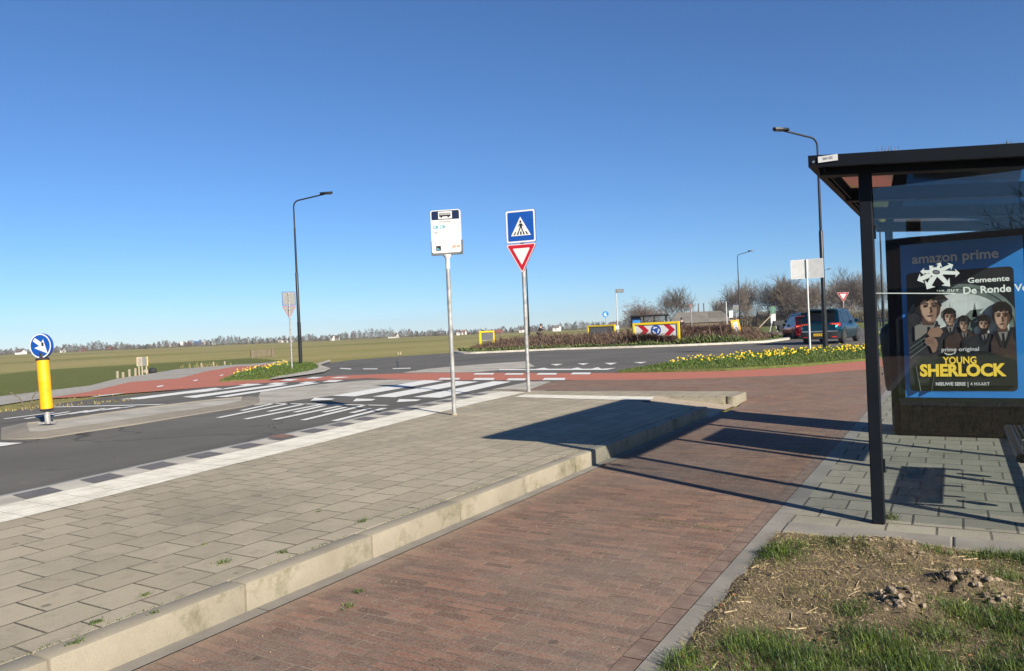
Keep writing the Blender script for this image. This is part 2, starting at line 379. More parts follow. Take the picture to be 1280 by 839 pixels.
def area2(p): return sum(p[i][0] * p[(i + 1) % len(p)][1] - p[(i + 1) % len(p)][0] * p[i][1] for i in range(len(p)))
def smooth_poly(p, it=2, closed=True):
    for _ in range(it):
        q = []
        n = len(p)
        for i in range(n if closed else n - 1):
            a, b = p[i], p[(i + 1) % n]
            q += [(a[0] * .75 + b[0] * .25, a[1] * .75 + b[1] * .25), (a[0] * .25 + b[0] * .75, a[1] * .25 + b[1] * .75)]
        p = q if closed else [p[0]] + q + [p[-1]]
    return p
def sheet(name, poly, z, mat, parent=None):
    """flat surface seen from above, at height z"""
    if area2(poly) < 0: poly = poly[::-1]
    me = MB().add([(x, y, z) for x, y in poly], [tuple(range(len(poly)))]).build(name, mat, parent, fix=False)
    return me
def multi(name, polys, z, mat, parent=None):
    m = MB()
    for p in polys:
        if area2(p) < 0: p = p[::-1]
        m.add([(x, y, z) for x, y in p], [tuple(range(len(p)))])
    return m.build(name, mat, parent, fix=False)
def slab(name, poly, z0, z1, mat, parent=None):
    if area2(poly) < 0: poly = poly[::-1]
    return MB().prism(poly, z0, z1).build(name, mat, parent, fix=False)
def inset(poly, d):
    """rough inward offset of a polygon"""
    if area2(poly) < 0: poly = poly[::-1]
    out = []; n = len(poly)
    for i in range(n):
        a, b, c = Vector(poly[i - 1]), Vector(poly[i]), Vector(poly[(i + 1) % n])
        e1 = (b - a).normalized(); e2 = (c - b).normalized()
        nn = Vector((-(e1 + e2).y, (e1 + e2).x))
        if nn.length < 1e-6: nn = Vector((-e1.y, e1.x))
        nn.normalize(); k = max(.35, nn.dot(Vector((-e1.y, e1.x))))
        out.append(tuple(b + nn * (d / k)))
    return out
def raised(name, poly, z, mat_edge, w=.12, r=.03, ramped=0):
    """ring of kerb stone round a polygon: outer face, rounded shoulder, flat top"""
    if area2(poly) < 0: poly = poly[::-1]
    if ramped:
        rows = [[(x, y, -.02) for x, y in poly], [(x, y, .02) for x, y in inset(poly, .02)], [(x, y, z - .012) for x, y in inset(poly, ramped)], [(x, y, z) for x, y in inset(poly, ramped + .03)], [(x, y, z) for x, y in inset(poly, w)], [(x, y, z - .03) for x, y in inset(poly, w)]]
        return struct(MB().grid(rows, close=True).build(name, mat_edge, smooth=40))
    p1 = inset(poly, r * .3); p2 = inset(poly, r); p3 = inset(poly, w)
    rows = [[(x, y, -.02) for x, y in poly], [(x, y, z - r) for x, y in p1], [(x, y, z) for x, y in p2], [(x, y, z) for x, y in p3], [(x, y, z - .03) for x, y in p3]]
    return struct(MB().grid(rows, close=True).build(name, mat_edge, smooth=40))

def text(s, name, mat, parent, x0, x1, z, h, M, bold=0., depth=.001, shear=0.):
    """lettering fitted between x0 and x1, baseline z, cap height h, on the plane given by M"""
    cu = bpy.data.curves.new(name, 'FONT'); cu.body = s; cu.size = 1; cu.offset = bold; cu.resolution_u = 3; cu.shear = shear
    tmp = bpy.data.objects.new(name, cu); col.objects.link(tmp)
    dg = bpy.context.evaluated_depsgraph_get(); me = bpy.data.meshes.new_from_object(tmp.evaluated_get(dg))
    bpy.data.objects.remove(tmp); bpy.data.curves.remove(cu)
    xs = [v.co.x for v in me.vertices]; a, b = min(xs), max(xs)
    k = (x1 - x0) / (b - a); kz = h / .70
    for v in me.vertices: v.co = M @ Vector((x0 + (v.co.x - a) * k, z + v.co.y * kz, depth))
    me.materials.clear(); me.materials.append(mat); me.name = name
    o = bpy.data.objects.new(name, me); col.objects.link(o); o.parent = parent; return o

def rrect(x0, z0, x1, z1, r, n=4):
    out = []
    for cx, cz, a0 in ((x1 - r, z0 + r, -90), (x1 - r, z1 - r, 0), (x0 + r, z1 - r, 90), (x0 + r, z0 + r, 180)):
        for i in range(n + 1):
            a = R(a0 + 90 * i / n); out.append((cx + r * math.cos(a), cz + r * math.sin(a)))
    return out
def ell(cx, cz, rx, rz, n=24, a0=0, a1=360):
    full = abs(a1 - a0) >= 360
    return [(cx + rx * math.cos(R(a0 + (a1 - a0) * i / (n if full else n - 1))), cz + rz * math.sin(R(a0 + (a1 - a0) * i / (n if full else n - 1)))) for i in range(n)]
def rtri(pts, r, n=4):
    """rounded polygon"""
    out = []; k = len(pts)
    for i in range(k):
        a, b, c = Vector(pts[i - 1]), Vector(pts[i]), Vector(pts[(i + 1) % k])
        p = b + (a - b).normalized() * r; q = b + (c - b).normalized() * r
        for j in range(n + 1):
            t = j / n; out.append(tuple(p * (1 - t) ** 2 + b * 2 * t * (1 - t) + q * t * t))
    return out

# ------------------------------------------------------------------ the setting
struct(sheet('ground', [(-1500, -1500), (1500, -1500), (1500, 1500), (-1500, 1500)], -.03, X['field']))
struct(sheet('grass_verge', [(3.2, -60), (60, -60), (60, 200), (-20, 200), (-45, 105), (-14, 62), (3, 20)], -.018, X['verge']))
far_edge = [(-19.982, 9.057), (-20.801, 10.589), (-21.623, 12.585), (-21.484, 15.718), (-20.961, 16.688)]
struct(sheet('road', [(-5, -60), (-5, 15), (14, 15), (30, 60), (30, 88), (-12, 88), (-40, 75)] + [(-31.76, 44.49), (-32.933, 39.892), (-33.391, 35.651), (-31.699, 31.44)] + [(-27, 24)] + far_edge[::-1] + [(-17.5, -5), (-14, -60)], 0, X['asphalt']))

# cycle paths
g_near = [(-22.771, 10.33), (-23.893, 11.936), (-24.026, 12.37), (-25.294, 14.255), (-29.418, 18.241), (-28.905, 20.106), (-34.499, 25.894), (-37.394, 29.987), (-36.121, 30.327)] + [(-38.26, 34.761)]
g_far = [(-27.356, 12.423), (-28.207, 14.103), (-29.479, 16.625), (-33.829, 20.368), (-40.17, 27.971), (-40.668, 32.126), (-39.543, 33.208)] + [(-41.284, 37.515)]
struct(sheet('footpath', [(-24, -40)] + g_near + g_far[::-1] + [(-31, -40)], .001, X['tile_path']))
struct(sheet('verge_strip', g_far + [(g_far[-1][0] - 14, g_far[-1][1] + 8), (-60, 30), (-45, 14), (-38, -40), (-31, -40)], -.02, X['verge']))
red_near = [(-23.502, 12.099), (-22.734, 12.741), (-22.349, 13.703), (-21.403, 16.035), (-20.961, 16.688)]
red_cross = [(-20.839, 17.461), (-19.371, 18.272), (-17.647, 19.596), (-14.768, 18.622), (-12.28, 18.532), (-9.043, 18.415), (-6.361, 18.55), (-3.498, 19.859), (-2.074, 21.739), (-1.909, 22.758)]
red_back = [(-2.106, 26.895), (-2.45, 25.776), (-4.07, 23.164), (-5.778, 21.622), (-7.288, 21.278), (-9.026, 21.172), (-11.03, 21.32), (-15.293, 22.06), (-17.512, 22.102), (-19.309, 21.45), (-20.461, 20.932), (-21.65, 18.871), (-22.318, 17.644)]
struct(sheet('red_cycle_lane', red_cross + [(2.5, 26), (2.5, 31)] + red_back, .006, X['red']))
struct(sheet('red_cycle_path', red_near + [(-21.216, 18.675)] + [(-26.546, 21.414), (-30.49, 26.093), (-36.968, 33.718)] + g_near[2:][::-1], .004, X['red']))
struct(sheet('brick_cycle_path', [(-3.2, -40), (-3.2, 11.2), (-3.2, 12.7), (-3.36, 13.62), (-7.7, 13.62)] + [(-9.374, 14.983), (-9.51, 17.888)] + red_cross[5:] + [(2.4, 26), (-1.08, 22), (-1.3, 20), (-1.3, -40)], .008, X['brick_path']))
for nm, x0, x1 in (('drain_strip', -3.302, -3.2), ('edge_strip', -1.2, -1.07)):
    m = MB(); y = -20.3
    while y < (11.3 if x0 < -2 else 22):
        m.add([(x0, y, .012), (x1, y, .012), (x1, y + .996, .012), (x0, y + .996, .012)], [(0, 1, 2, 3)]); y += 1
    struct(m.build(nm, X['gutter'], fix=False))
m = MB(); y = -20.0
while y < 22:
    m.add([(-1.3, y, .011), (-1.205, y, .011), (-1.205, y + .203, .011), (-1.3, y + .203, .011)], [(0, 1, 2, 3)]); y += .209
struct(m.build('brick_edging', X['edge_brick'], fix=False))
struct(sheet('shelter_pavement', [(-1.07, 5.47), (3.2, 5.47), (3.2, 24), (-1.0, 24), (-1.07, 22)], .012, X['tile_shelter']))
m = MB()
for i in range(5): m.box((-1.07 + .5 + i * 1.0, 5.335, -.02), (.995, .255, .08), bev=.012)
struct(m.build('pavement_border', X['gutter']))

# bus platform: tiles, kerb stones, ribbed guide tiles, chequered edge
INNER = [(-5.2, -12), (-5.75, -3), (-6.17, 2), (-6.33, 3.4), (-6.52, 4.5), (-6.78, 6.5), (-7.2, 9), (-7.45, 10.8), (-7.6, 12.3), (-7.72, 13.6)]
def inner(y):
    for a, b in zip(INNER, INNER[1:]):
        if a[1] <= y <= b[1]: return a[0] + (b[0] - a[0]) * (y - a[1]) / (b[1] - a[1])
    return INNER[-1][0]
def edge_pt(y, off): return (inner(y) - off, y + off * .13)
ys = [-12 + .8 * i for i in range(33)]
ys = [y for y in ys if y < 13.6] + [13.6]
def band(o1, o2, y0, y1):
    yy = [y0] + [y for y in ys if y0 < y < y1] + [y1]
    return [edge_pt(y, o1) for y in yy] + [edge_pt(y, o2) for y in yy[::-1]]
PZ = .16
plat = [(-3.45, -12), (-3.45, 11.2), (-4.75, 11.35), (-4.75, 12.8), (-3.45, 12.8), (-3.45, 13.6)] + [edge_pt(y, 1.05) for y in ys[::-1]]
struct(slab('bus_platform', plat, -.02, PZ, X['tile_platform']))
ramp = MB().add([(-4.75, 11.35, PZ), (-3.28, 11.2, .012), (-3.28, 12.8, .012), (-4.75, 12.8, PZ), (-4.75, 11.35, 0), (-4.75, 12.8, 0)], [(0, 1, 2, 3), (0, 4, 1), (3, 2, 5)])
struct(ramp.build('platform_ramp', X['sandy_brick']))
m = MB()
for k in range(-12, 11):
    y0 = .64 + k; y1 = min(y0 + .996, 11.2)
    dx = rnd.uniform(-.003, .003)
    m.box((-3.375 + dx, (y0 + y1) / 2, .06), (.15, y1 - y0, .205 + rnd.uniform(-.003, .003)), bev=.016)
m.add(*(lambda q: (q.v, q.f))(MB().prism(rrect(-3.45, 12.78, -3.3, 13.66, .05), -.02, PZ)))
for k in range(4): m.box((-3.95 - k * 1.0, 13.675, .06), (.995, .12, .2), bev=.014)
m.box((-4.1, 12.74, .05), (1.28, .09, .16), bev=.012)
struct(m.build('platform_kerb', X['kerb'], smooth=30))
struct(sheet('guide_tiles', band(.0, .66, -12, 13.3), PZ + .004, X['tactile']))
struct(sheet('guide_tiles_across', [(-7.352, 12.264), (-7.43, 12.8), (-4.643, 12.562), (-4.472, 11.9)], PZ + .006, X['tactile']))
struct(sheet('platform_edge', band(.66, 1.07, -12, 13.4), PZ + .003, X['white_kerb']))
m = MB()
ky = [y for y in ys if y < 13.4]
m.grid([[(*edge_pt(y, 1.05), PZ + .002) for y in ky], [(*edge_pt(y, 1.2), PZ - .006) for y in ky], [(*edge_pt(y, 1.23), PZ - .03) for y in ky], [(*edge_pt(y, 1.27), -.02) for y in ky]])
struct(m.build('platform_edge_kerb', X['white_kerb'], smooth=50))
dk = []
for k in range(-10, 16):
    y = 3.26 + .658 * k
    if y < 13: dk.append([edge_pt(y, .70), edge_pt(y + .34, .70), edge_pt(y + .34, 1.03), edge_pt(y, 1.03)])
struct(multi('chequered_tiles', dk, PZ + .007, X['dark_tile']))
struct(sheet('rusty_cover', [(-7.952, 6.811), (-8.012, 7.101), (-7.66, 7.022), (-7.647, 6.753)], PZ + .011, X['rust_tile']))

# islands in the road
med = [(-13.74, 6.208), (-13.323, 6.315), (-12.959, 6.525), (-13.064, 7.112), (-13.146, 8.193), (-13.401, 9.422), (-13.686, 11.092), (-14.112, 11.92)]
med_far = [(-15.417, 13.03), (-15.735, 13.165), (-16.202, 11.523), (-16.215, 9.922), (-15.709, 8.065), (-15.86, 7.398), (-15.701, 7.103)]
MED = med + med_far
struct(slab('traffic_island', inset(MED, .3), -.02, .06, X['pale_concrete']))
raised('traffic_island_kerb', MED, .08, X['island_kerb'], .42, .07, .30)
struct(sheet('island_paving', [(-13.692, 11.385), (-13.586, 12.991), (-13.574, 13.676), (-13.737, 15.178)] + [(-14.3, 17.265), (-13.838, 19.061)] + [(-16.933, 18.731), (-17.386, 17.059), (-17.23, 14.592)], .004, X['pale_concrete']))
struct(sheet('splitter_paving', [(-18.434, 22.421), (-15.001, 22.142), (-13.998, 24.293), (-14.225, 25.396), (-16.963, 29.464), (-17.784, 28.639), (-18.726, 26.275), (-18.875, 24.56)], .005, X['pale_concrete']))
struct(sheet('crossing_kerb', [(-9.917, 15.436), (-10.213, 17.87), (-9.545, 17.927), (-8.857, 15.481)], .012, X['pale_concrete']))
struct(slab('island_lawn', [(-23.735, 18.21), (-27.316, 21.679), (-30.99, 25.96), (-33.545, 29.467), (-36.554, 33.228), (-34.643, 32.471), (-33.01, 31.802), (-28.344, 27.868), (-25.344, 24.65), (-24.264, 23.191), (-22.089, 19.309)], -.02, .05, X['verge']))
struct(sheet('lawn_kerb', [(-21.41, 18.523), (-22.652, 19.871), (-24.67, 23.581), (-26.277, 25.739), (-30.675, 29.854), (-35.344, 35.63), (-32.556, 32.927), (-29.138, 28.7), (-24.768, 25.029), (-22.78, 22.614), (-22.251, 21.407)], .06, X['pale_concrete']))
BED = [(-9.046, 21.346), (-7.335, 21.418), (-5.815, 21.761), (-4.097, 23.316), (-2.467, 25.957), (-2.129, 27.187), (-2.904, 37.332), (-3.651, 36.931), (-5.358, 35.03), (-7.153, 32.582), (-8.267, 28.374), (-8.947, 25.304)]
struct(slab('daffodil_lawn', BED, -.02, .07, X['verge']))
ISL = [(-31.929, 44.324), (-28.514, 41.228), (-27.314, 41.362), (-22.853, 44.319), (-19.301, 44.146), (-14.842, 45.041), (-12.627, 46.032), (-10.106, 47.688), (-9.776, 52.273)] + [(-10.5, 60), (-16, 74), (-28, 76), (-40, 66)]
raised('roundabout_kerb', ISL, .12, X['white_kerb'], .45, .06)
struct(slab('roundabout_bed', inset(ISL, .4), -.02, .1, X['verge']))
struct(sheet('brick_corner', [(-14.833, 63.954), (-9.557, 55.444), (-13.113, 76.195), (-18.667, 82.373)], .02, X['brick_path']))
struct(slab('far_kerb', [(-11.698, 55.772), (-9.824, 56.997), (-10.447, 60.635), (-12.599, 60.091)], -.02, .1, X['white_kerb']))

# painted markings
def strip(a, b, w, ang=0):
    """painted bar from a to b, w wide measured along x"""
    return [(a[0] - w / 2, a[1]), (a[0] + w / 2, a[1]), (b[0] + w / 2, b[1]), (b[0] - w / 2, b[1])]
zeb = [[(-13.473, 13.599), (-12.625, 13.512), (-13.417, 18.252), (-14.364, 18.525)], [(-12.053, 13.51), (-11.291, 13.427), (-11.914, 17.906), (-12.887, 18.158)], [(-10.824, 13.518), (-9.996, 13.45), (-10.79, 17.882), (-11.494, 18.046)],
       [(-17.164, 12.974), (-16.713, 13.014), (-17.891, 17.588), (-18.43, 17.594)], [(-18.408, 12.901), (-17.613, 12.712), (-18.64, 16.902), (-19.269, 17.006)], [(-19.078, 13.154), (-19.249, 13.627), (-19.992, 17.059), (-20.598, 17.169)], [(-20.019, 12.096), (-19.222, 12.177), (-19.745, 15.338), (-20.653, 15.664)]]
struct(multi('zebra_crossing', zeb, .011, X['paint']))
br = [[(-12.988, 10.474), (-13.565, 11.865)], [(-12.32, 9.383), (-13.1, 11.894)], [(-12.129, 10.44), (-12.566, 11.845)], [(-11.477, 9.333), (-12.009, 11.776)], [(-11.37, 10.446), (-11.741, 11.62)], [(-10.772, 9.389), (-11.255, 11.606)], [(-10.692, 10.559), (-10.921, 11.419)], [(-10.09, 9.444), (-10.781, 11.882)], [(-9.971, 10.567), (-10.159, 11.281)], [(-9.36, 9.475), (-9.865, 11.398)]]
hm = [strip(a, b, .15) for a, b in br]
la, lb = [(-13.636, 11.827), (-10.185, 11.856)]
hm.append([(la[0], la[1] - .06), (lb[0], lb[1] - .06), (lb[0], lb[1] + .06), (la[0], la[1] + .06)])
fl = [[(-17.843, 8.164), (-18.039, 9.295)], [(-17.216, 8.284), (-17.769, 9.506)], [(-16.989, 8.619), (-17.513, 9.8)], [(-17.082, 9.135), (-17.562, 10.228)], [(-17.072, 9.456), (-17.376, 10.48)], [(-17.109, 9.864), (-17.188, 10.735)]]
hm += [strip(a, b, .16) for a, b in fl]
la, lb = [(-19.796, 10.181), (-16.78, 11.211)]
hm.append([(la[0], la[1] - .1), (lb[0], lb[1] - .1), (lb[0], lb[1] + .1), (la[0], la[1] + .1)])
struct(multi('speed_table_marking', hm, .010, X['paint']))
gw = [[(-13.043, 12.473), (-12.6, 12.712), (-12.769, 12.989), (-13.566, 13.115)], [(-11.682, 12.44), (-11.316, 12.663), (-11.481, 12.972), (-12.151, 13.05)], [(-10.43, 12.453), (-10.088, 12.71), (-10.196, 13.012), (-10.842, 13.038)],
      [(-14.23, 26.682), (-13.667, 26.701), (-13.334, 25.494)], [(-13.104, 26.866), (-12.603, 26.895), (-12.275, 25.685)], [(-11.937, 26.881), (-11.381, 26.891), (-11.104, 25.571)], [(-10.777, 27.03), (-10.291, 27.198), (-10.151, 26.17)], [(-13.519, 5.922), (-12.715, 6.07), (-12.636, 5.531)],
      [(-14.893, 23.803), (-13.189, 23.538), (-13.224, 24.287), (-12.654, 23.574), (-11.677, 23.42), (-11.773, 24.159), (-11.206, 23.345), (-10.837, 23.287), (-10.968, 24.138), (-10.429, 23.222), (-10.064, 23.623), (-9.948, 22.594), (-14.471, 23.125)]]
struct(multi('give_way_marking', gw, .012, X['paint']))
blk = []
for x0, x1, y0, y1 in [((-14.09, 20.858), (-13.25, 20.783), (-13.683, 21.553), (-14.502, 21.64)), ((-12.755, 20.689), (-12.02, 20.624), (-12.365, 21.309), (-13.073, 21.383)), ((-11.499, 20.578), (-10.758, 20.513), (-11.108, 21.278), (-11.829, 21.355)), ((-10.31, 20.614), (-9.624, 20.551), (-9.949, 21.351), (-10.617, 21.426)), ((-13.974, 18.707), (-13.147, 18.675), (-13.576, 19.363), (-14.386, 19.407)), ((-12.518, 18.481), (-11.759, 18.455), (-12.238, 19.29), (-12.988, 19.331)), ((-11.232, 18.315), (-10.597, 18.295), (-10.985, 19.05), (-11.603, 19.081)), ((-10.07, 18.357), (-9.364, 18.333), (-9.735, 19.152), (-10.434, 19.191))]:
    blk.append([x0, x1, y0, y1])
blk += [[(-20.82, 18.506), (-20.176, 18.427), (-20.639, 19.244), (-21.315, 19.274)], [(-18.654, 17.325), (-18.147, 17.322), (-18.539, 18.039), (-19.035, 18.049)], [(-20.627, 19.499), (-20.037, 19.47), (-20.438, 20.28), (-21.053, 20.32)], [(-20.697, 16.572), (-20.093, 16.578), (-20.289, 17.169), (-21.014, 17.226)], [(-19.672, 16.898), (-19.021, 16.9), (-19.474, 17.662), (-20.154, 17.67)], [(-18.139, 17.864), (-17.509, 17.853), (-17.931, 18.71), (-18.566, 18.673)], [(-19.385, 19.5), (-18.944, 19.667), (-19.036, 20.187), (-19.69, 20.23)], [(-22.103, 12.417), (-22.248, 13.371), (-22.553, 13.828), (-22.541, 13.017)]]
struct(multi('cycle_crossing_blocks', blk, .013, X['paint']))
dsh = [[(-25.403, 26.269), (-24.664, 25.527), (-23.381, 24.904), (-24.172, 25.707)], [(-23.205, 25.464), (-22.649, 24.875), (-21.687, 24.728), (-22.218, 25.303)], [(-20.889, 24.765), (-21.33, 25.323), (-20.49, 25.512), (-20.055, 24.951)],
       [(-24.476, 16.142), (-24.882, 16.659), (-24.287, 16.316), (-23.904, 15.818)], [(-26.105, 18.782), (-26.562, 19.325), (-26.021, 18.987), (-25.571, 18.461)], [(-28.176, 21.621), (-28.826, 22.313), (-28.203, 21.874), (-27.741, 21.34)]]
struct(multi('lane_dashes', dsh, .012, X['paint']))
struct(sheet('tar_seam', [(-27.319, 32.701), (-27.627, 33.159), (-24.128, 29.093), (-21.552, 25.95), (-21.341, 25.575), (-24.01, 28.863)], .006, X['rubber']))

# lawn in front of the shelter: lumpy soil with a turf cover round it
def lawn_h(x, y):
    n = noise.fractal(Vector((x * 2.2, y * 2.2, 3.1)), 1, 2, 4) * .022 + noise.fractal(Vector((x * 9, y * 9, 1.1)), 1, 2, 3) * .010
    h = .03 + n
    for cx, cy, r, a in ((-.27, 4.03, .13, .085), (-.19, 3.95, .08, .04), (.02, 4.47, .13, .10), (-.1, 4.45, .08, .05), (-.42, 4.98, .25, .04), (.1, 4.3, .1, .03)):
        d = ((x - cx) ** 2 + (y - cy) ** 2) / (r * r)
        h += .62 * a * math.exp(-d) * (1 + .7 * noise.noise(Vector((x * 18, y * 18, .5))) + .6 * noise.noise(Vector((x * 45, y * 45, 2.5))))
    e = min(1, max(0, (x + 1.13) / .12)) * min(1, max(.35, (5.21 - y) / .06))
    return .0 + h * e + .002
xs = [-1.13 + .026 * i for i in range(72)] + [.75 + .15 * i for i in range(1, 18)]
yv = [-2 + .4 * i for i in range(9)] + [1.6 + .026 * i for i in range(140)]
m = MB().grid([[(x + (noise.noise(Vector((y * 3, 0, 0))) * .05 if x < -1.1 else 0), min(y, 5.215), lawn_h(x, y)) for x in xs] for y in yv])
struct(m.build('soil', X['soil'], smooth=180, fix=False))
struct(sheet('turf', [(-1.07, -40), (3.2, -40), (3.2, 5.2), (3.15, 5.2), (3.15, -1.9), (-1.07, -1.9)], .001, X['verge']))
struct(sheet('turf_side', [(3.15, -1.9), (3.3, -1.9), (3.3, 5.2), (3.15, 5.2)], .003, X['verge']))

def blade(m, x, y, z, h, w, az, lean, curl=.5):
    dx, dy = math.cos(az), math.sin(az); px, py = -dy * w / 2, dx * w / 2
    a, b = lean * h * .35, lean * h
    z1, z2 = z + h * .55, z + h * (1 - curl * lean * .4)
    o = len(m.v)
    m.v += [(x - px, y - py, z), (x + px, y + py, z), (x + dx * a + px * .8, y + dy * a + py * .8, z1), (x + dx * a - px * .8, y + dy * a - py * .8, z1), (x + dx * b, y + dy * b, z2)]
    m.f += [(o, o + 1, o + 2, o + 3), (o + 3, o + 2, o + 4)]
TUFTS = [(-.98, 4.62, .16, 1), (-.9, 4.8, .12, .6), (-.35, 3.5, .16, 1.1), (-.6, 3.15, .25, 1.2), (.25, 4.0, .3, 1), (.12, 5.05, .12, 1), (.35, 5.0, .2, 1), (-1.05, 3.0, .14, .8), (-.8, 3.25, .16, 1.0), (-.2, 3.3, .25, 1.2), (.3, 3.4, .35, 1.1), (.6, 4.3, .3, 1), (-.02, 4.0, .14, .9), (-.16, 5.03, .09, .7), (-.68, 4.98, .16, .5), (-.48, 3.85, .1, .7), (.75, 5, .3, .8), (-.9, 2.75, .25, 1.1), (-.3, 2.8, .4, 1.2), (-.12, 3.72, .13, 1.0), (.2, 4.62, .1, .8)]
def green(x, y):
    g = 0
    for cx, cy, r, a in TUFTS:
        g = max(g, a * math.exp(-((x - cx) ** 2 + (y - cy) ** 2) / (r * r)))
    return g * (.55 + .9 * (noise.noise(Vector((x * 6, y * 6, 9))) * .5 + .5))
gb, db = MB(), MB()
n = 0
while n < 60000:
    x = rnd.uniform(-1.12, 1.5); y = rnd.uniform(2.0, 5.2)
    g = green(x, y)
    if rnd.random() < g * 1.1:
        blade(gb, x, y, lawn_h(x, y) - .004, (.015 + .07 * rnd.random() ** 1.9) * (.45 + .6 * min(1.2, g)), rnd.uniform(.0016, .0038), rnd.uniform(0, 6.28), rnd.uniform(.15, 1.5)); n += 1
    elif rnd.random() < .16:
        blade(db, x, y, lawn_h(x, y) - .003, rnd.uniform(.010, .034), rnd.uniform(.0014, .003), rnd.uniform(0, 6.28), rnd.uniform(1.0, 2.2)); n += 1
for i in range(9000):                                     # the thinner lawn out of the picture
    x = rnd.uniform(-1.0, 3.2); y = rnd.uniform(-1.9, 5.1)
    if 2.2 < y and x < 1.5: continue
    blade(gb, x, y, lawn_h(x, y) - .004, rnd.uniform(.03, .08), rnd.uniform(.004, .008), rnd.uniform(0, 6.28), rnd.uniform(.1, .9))
tag(gb.build('grass_tufts', X['grass'], fix=False), 'fresh green grass tufts growing on the bare soil in front of the bus shelter', 'grass', kind='stuff')
tag(db.build('dry_grass', X['dry_grass'], fix=False), 'short dry yellowish grass scattered over the bare soil by the shelter', 'dry grass', kind='stuff')
m = MB()
for i in range(9500):
    x = rnd.uniform(-1.08, 1.2); y = rnd.uniform(2.3, 5.2)
    if green(x, y) > .5 and rnd.random() < .8: continue
    L = rnd.uniform(.005, .028) if rnd.random() < .96 else rnd.uniform(.04, .10)
    a = rnd.uniform(0, 6.28); w = rnd.uniform(.0006, .0015) if L < .05 else rnd.uniform(.0018, .0035); z = lawn_h(x, y) + .002
    ex, ey = x + math.cos(a) * L, y + math.sin(a) * L
    m.tube([(x, y, z + rnd.uniform(0, .006)), ((x + ex) / 2, (y + ey) / 2, lawn_h((x + ex) / 2, (y + ey) / 2) + .004), (ex, ey, lawn_h(ex, ey) + rnd.uniform(.001, .012))], [w, w, w * .7], 3, cap=False)
tag(m.build('straw', X['straw'], fix=False), 'dry straw and broken stalks scattered over the bare soil', 'straw', kind='stuff')
m = MB()
for i in range(90):
    x = rnd.uniform(-1.1, 1); y = rnd.uniform(2.5, 5.3) if i > 6 else rnd.uniform(2.85, 3.1); z = lawn_h(x, y) + .004; a = rnd.uniform(0, 6.28); s_ = rnd.uniform(.008, .02)
    c, s = math.cos(a) * s_, math.sin(a) * s_
    m.add([(x - c, y - s, z), (x + s * .5, y - c * .5, z + .006), (x + c, y + s, z + rnd.uniform(0, .015)), (x - s * .5, y + c * .5, z + .008)], [(0, 1, 2, 3)])
tag(m.build('leaf_litter', X['dead_leaf'], fix=False), 'brown dead leaves lying in the grass and soil', 'leaf litter', kind='stuff')
m = MB()
for cx, cy, r, k in ((-.27, 4.03, .13, 150), (.02, 4.47, .12, 150), (-.42, 4.98, .28, 160), (-.3, 4.4, .9, 160), (.16, 4.25, .1, 60)):
    for i in range(k):
        a = rnd.uniform(0, 6.28); d = r * math.sqrt(rnd.random()); x, y = cx + d * math.cos(a), cy + d * math.sin(a)
        if y > 5.19 or x < -1.05: continue
        s_ = (.002 + .019 * rnd.random() ** 2.6) * (1.0 if r < .2 else .6); z = lawn_h(x, y) + s_ * .25
        o = len(m.v); m.ball((x, y, z), (s_ * rnd.uniform(.8, 1.4), s_ * rnd.uniform(.7, 1.2), s_ * rnd.uniform(.6, .9)), n=7, k=5)
        for j in range(o, len(m.v)):
            v = Vector(m.v[j]); q = noise.noise(v * 55) * s_ * .55; m.v[j] = (v.x + q, v.y - q, v.z + q * .6)
tag(m.build('soil_clods', X['clod'], smooth=50), 'dry crumbly clods of dug soil in two small heaps', 'soil clods', kind='stuff')
# little weeds in the joints of the paving
m = MB()
for (x, y), s_, z in [(p, s, PZ) for p, s in zip([(-3.739, 2.836), (-3.561, 3.129), (-4.198, 3.048), (-3.369, 2.157), (-3.608, 3.891), (-3.66, 2.299), (-3.363, 1.777), (-4.133, 3.982), (-3.52, 1.959)], (.05, .035, .02, .025, .045, .03, .04, .02, .03))] + [(p, s, .012) for p, s in zip([(-2.949, 3.114), (-2.839, 2.915), (-0.47, 5.794), (-0.452, 5.825)], (.035, .04, .09, .08))]:
    for i in range(60):
        blade(m, x + rnd.gauss(0, s_ * .35), y + rnd.gauss(0, s_ * .5), z, s_ * rnd.uniform(.25, .7), .004, rnd.uniform(0, 6.28), rnd.uniform(.5, 1.4))
for i in range(150):
    t = rnd.random(); x = -2.1 + .75 * t + rnd.gauss(0, .015); y = 5.22 - .12 * t + rnd.gauss(0, .012)
    blade(m, x, y, .009, rnd.uniform(.006, .02), .003, rnd.uniform(0, 6.28), rnd.uniform(.4, 1.2))
for i in range(1500):
    y = rnd.uniform(1, 11.1); x = -3.452 + rnd.gauss(0, .004)
    if noise.noise(Vector((y * 1.7, 4, 0))) < -.05: continue
    blade(m, x, y, PZ - .002, rnd.uniform(.004, .014), .004, rnd.uniform(0, 6.28), rnd.uniform(.4, 1.4))
tag(m.build('paving_weeds', X['low_green'], fix=False), 'tiny green weeds and moss growing in the paving joints', 'weeds', kind='stuff')
m = MB()
for i in range(420):                                       # grit swept along the path edge
    x = rnd.choice((rnd.gauss(-3.05, .12), rnd.gauss(-1.4, .1), rnd.uniform(-3, -1.4))); y = rnd.uniform(1.8, 12)
    if x < -3.28: continue
    s_ = rnd.uniform(.001, .004); m.ball((x, y, .010), (s_, s_, s_ * .7), n=5, k=3)
tag(m.build('grit', X['straw'], fix=False), 'pale grit and chips scattered on the brick cycle path', 'grit', kind='stuff')
tag(sheet('dead_leaf', [(-3.2, 6.98), (-3.16, 7.02), (-3.12, 7.12), (-3.19, 7.09)], .03, X['dead_leaf']), 'brown curled dead leaf lying in the gutter below the kerb', 'leaf')

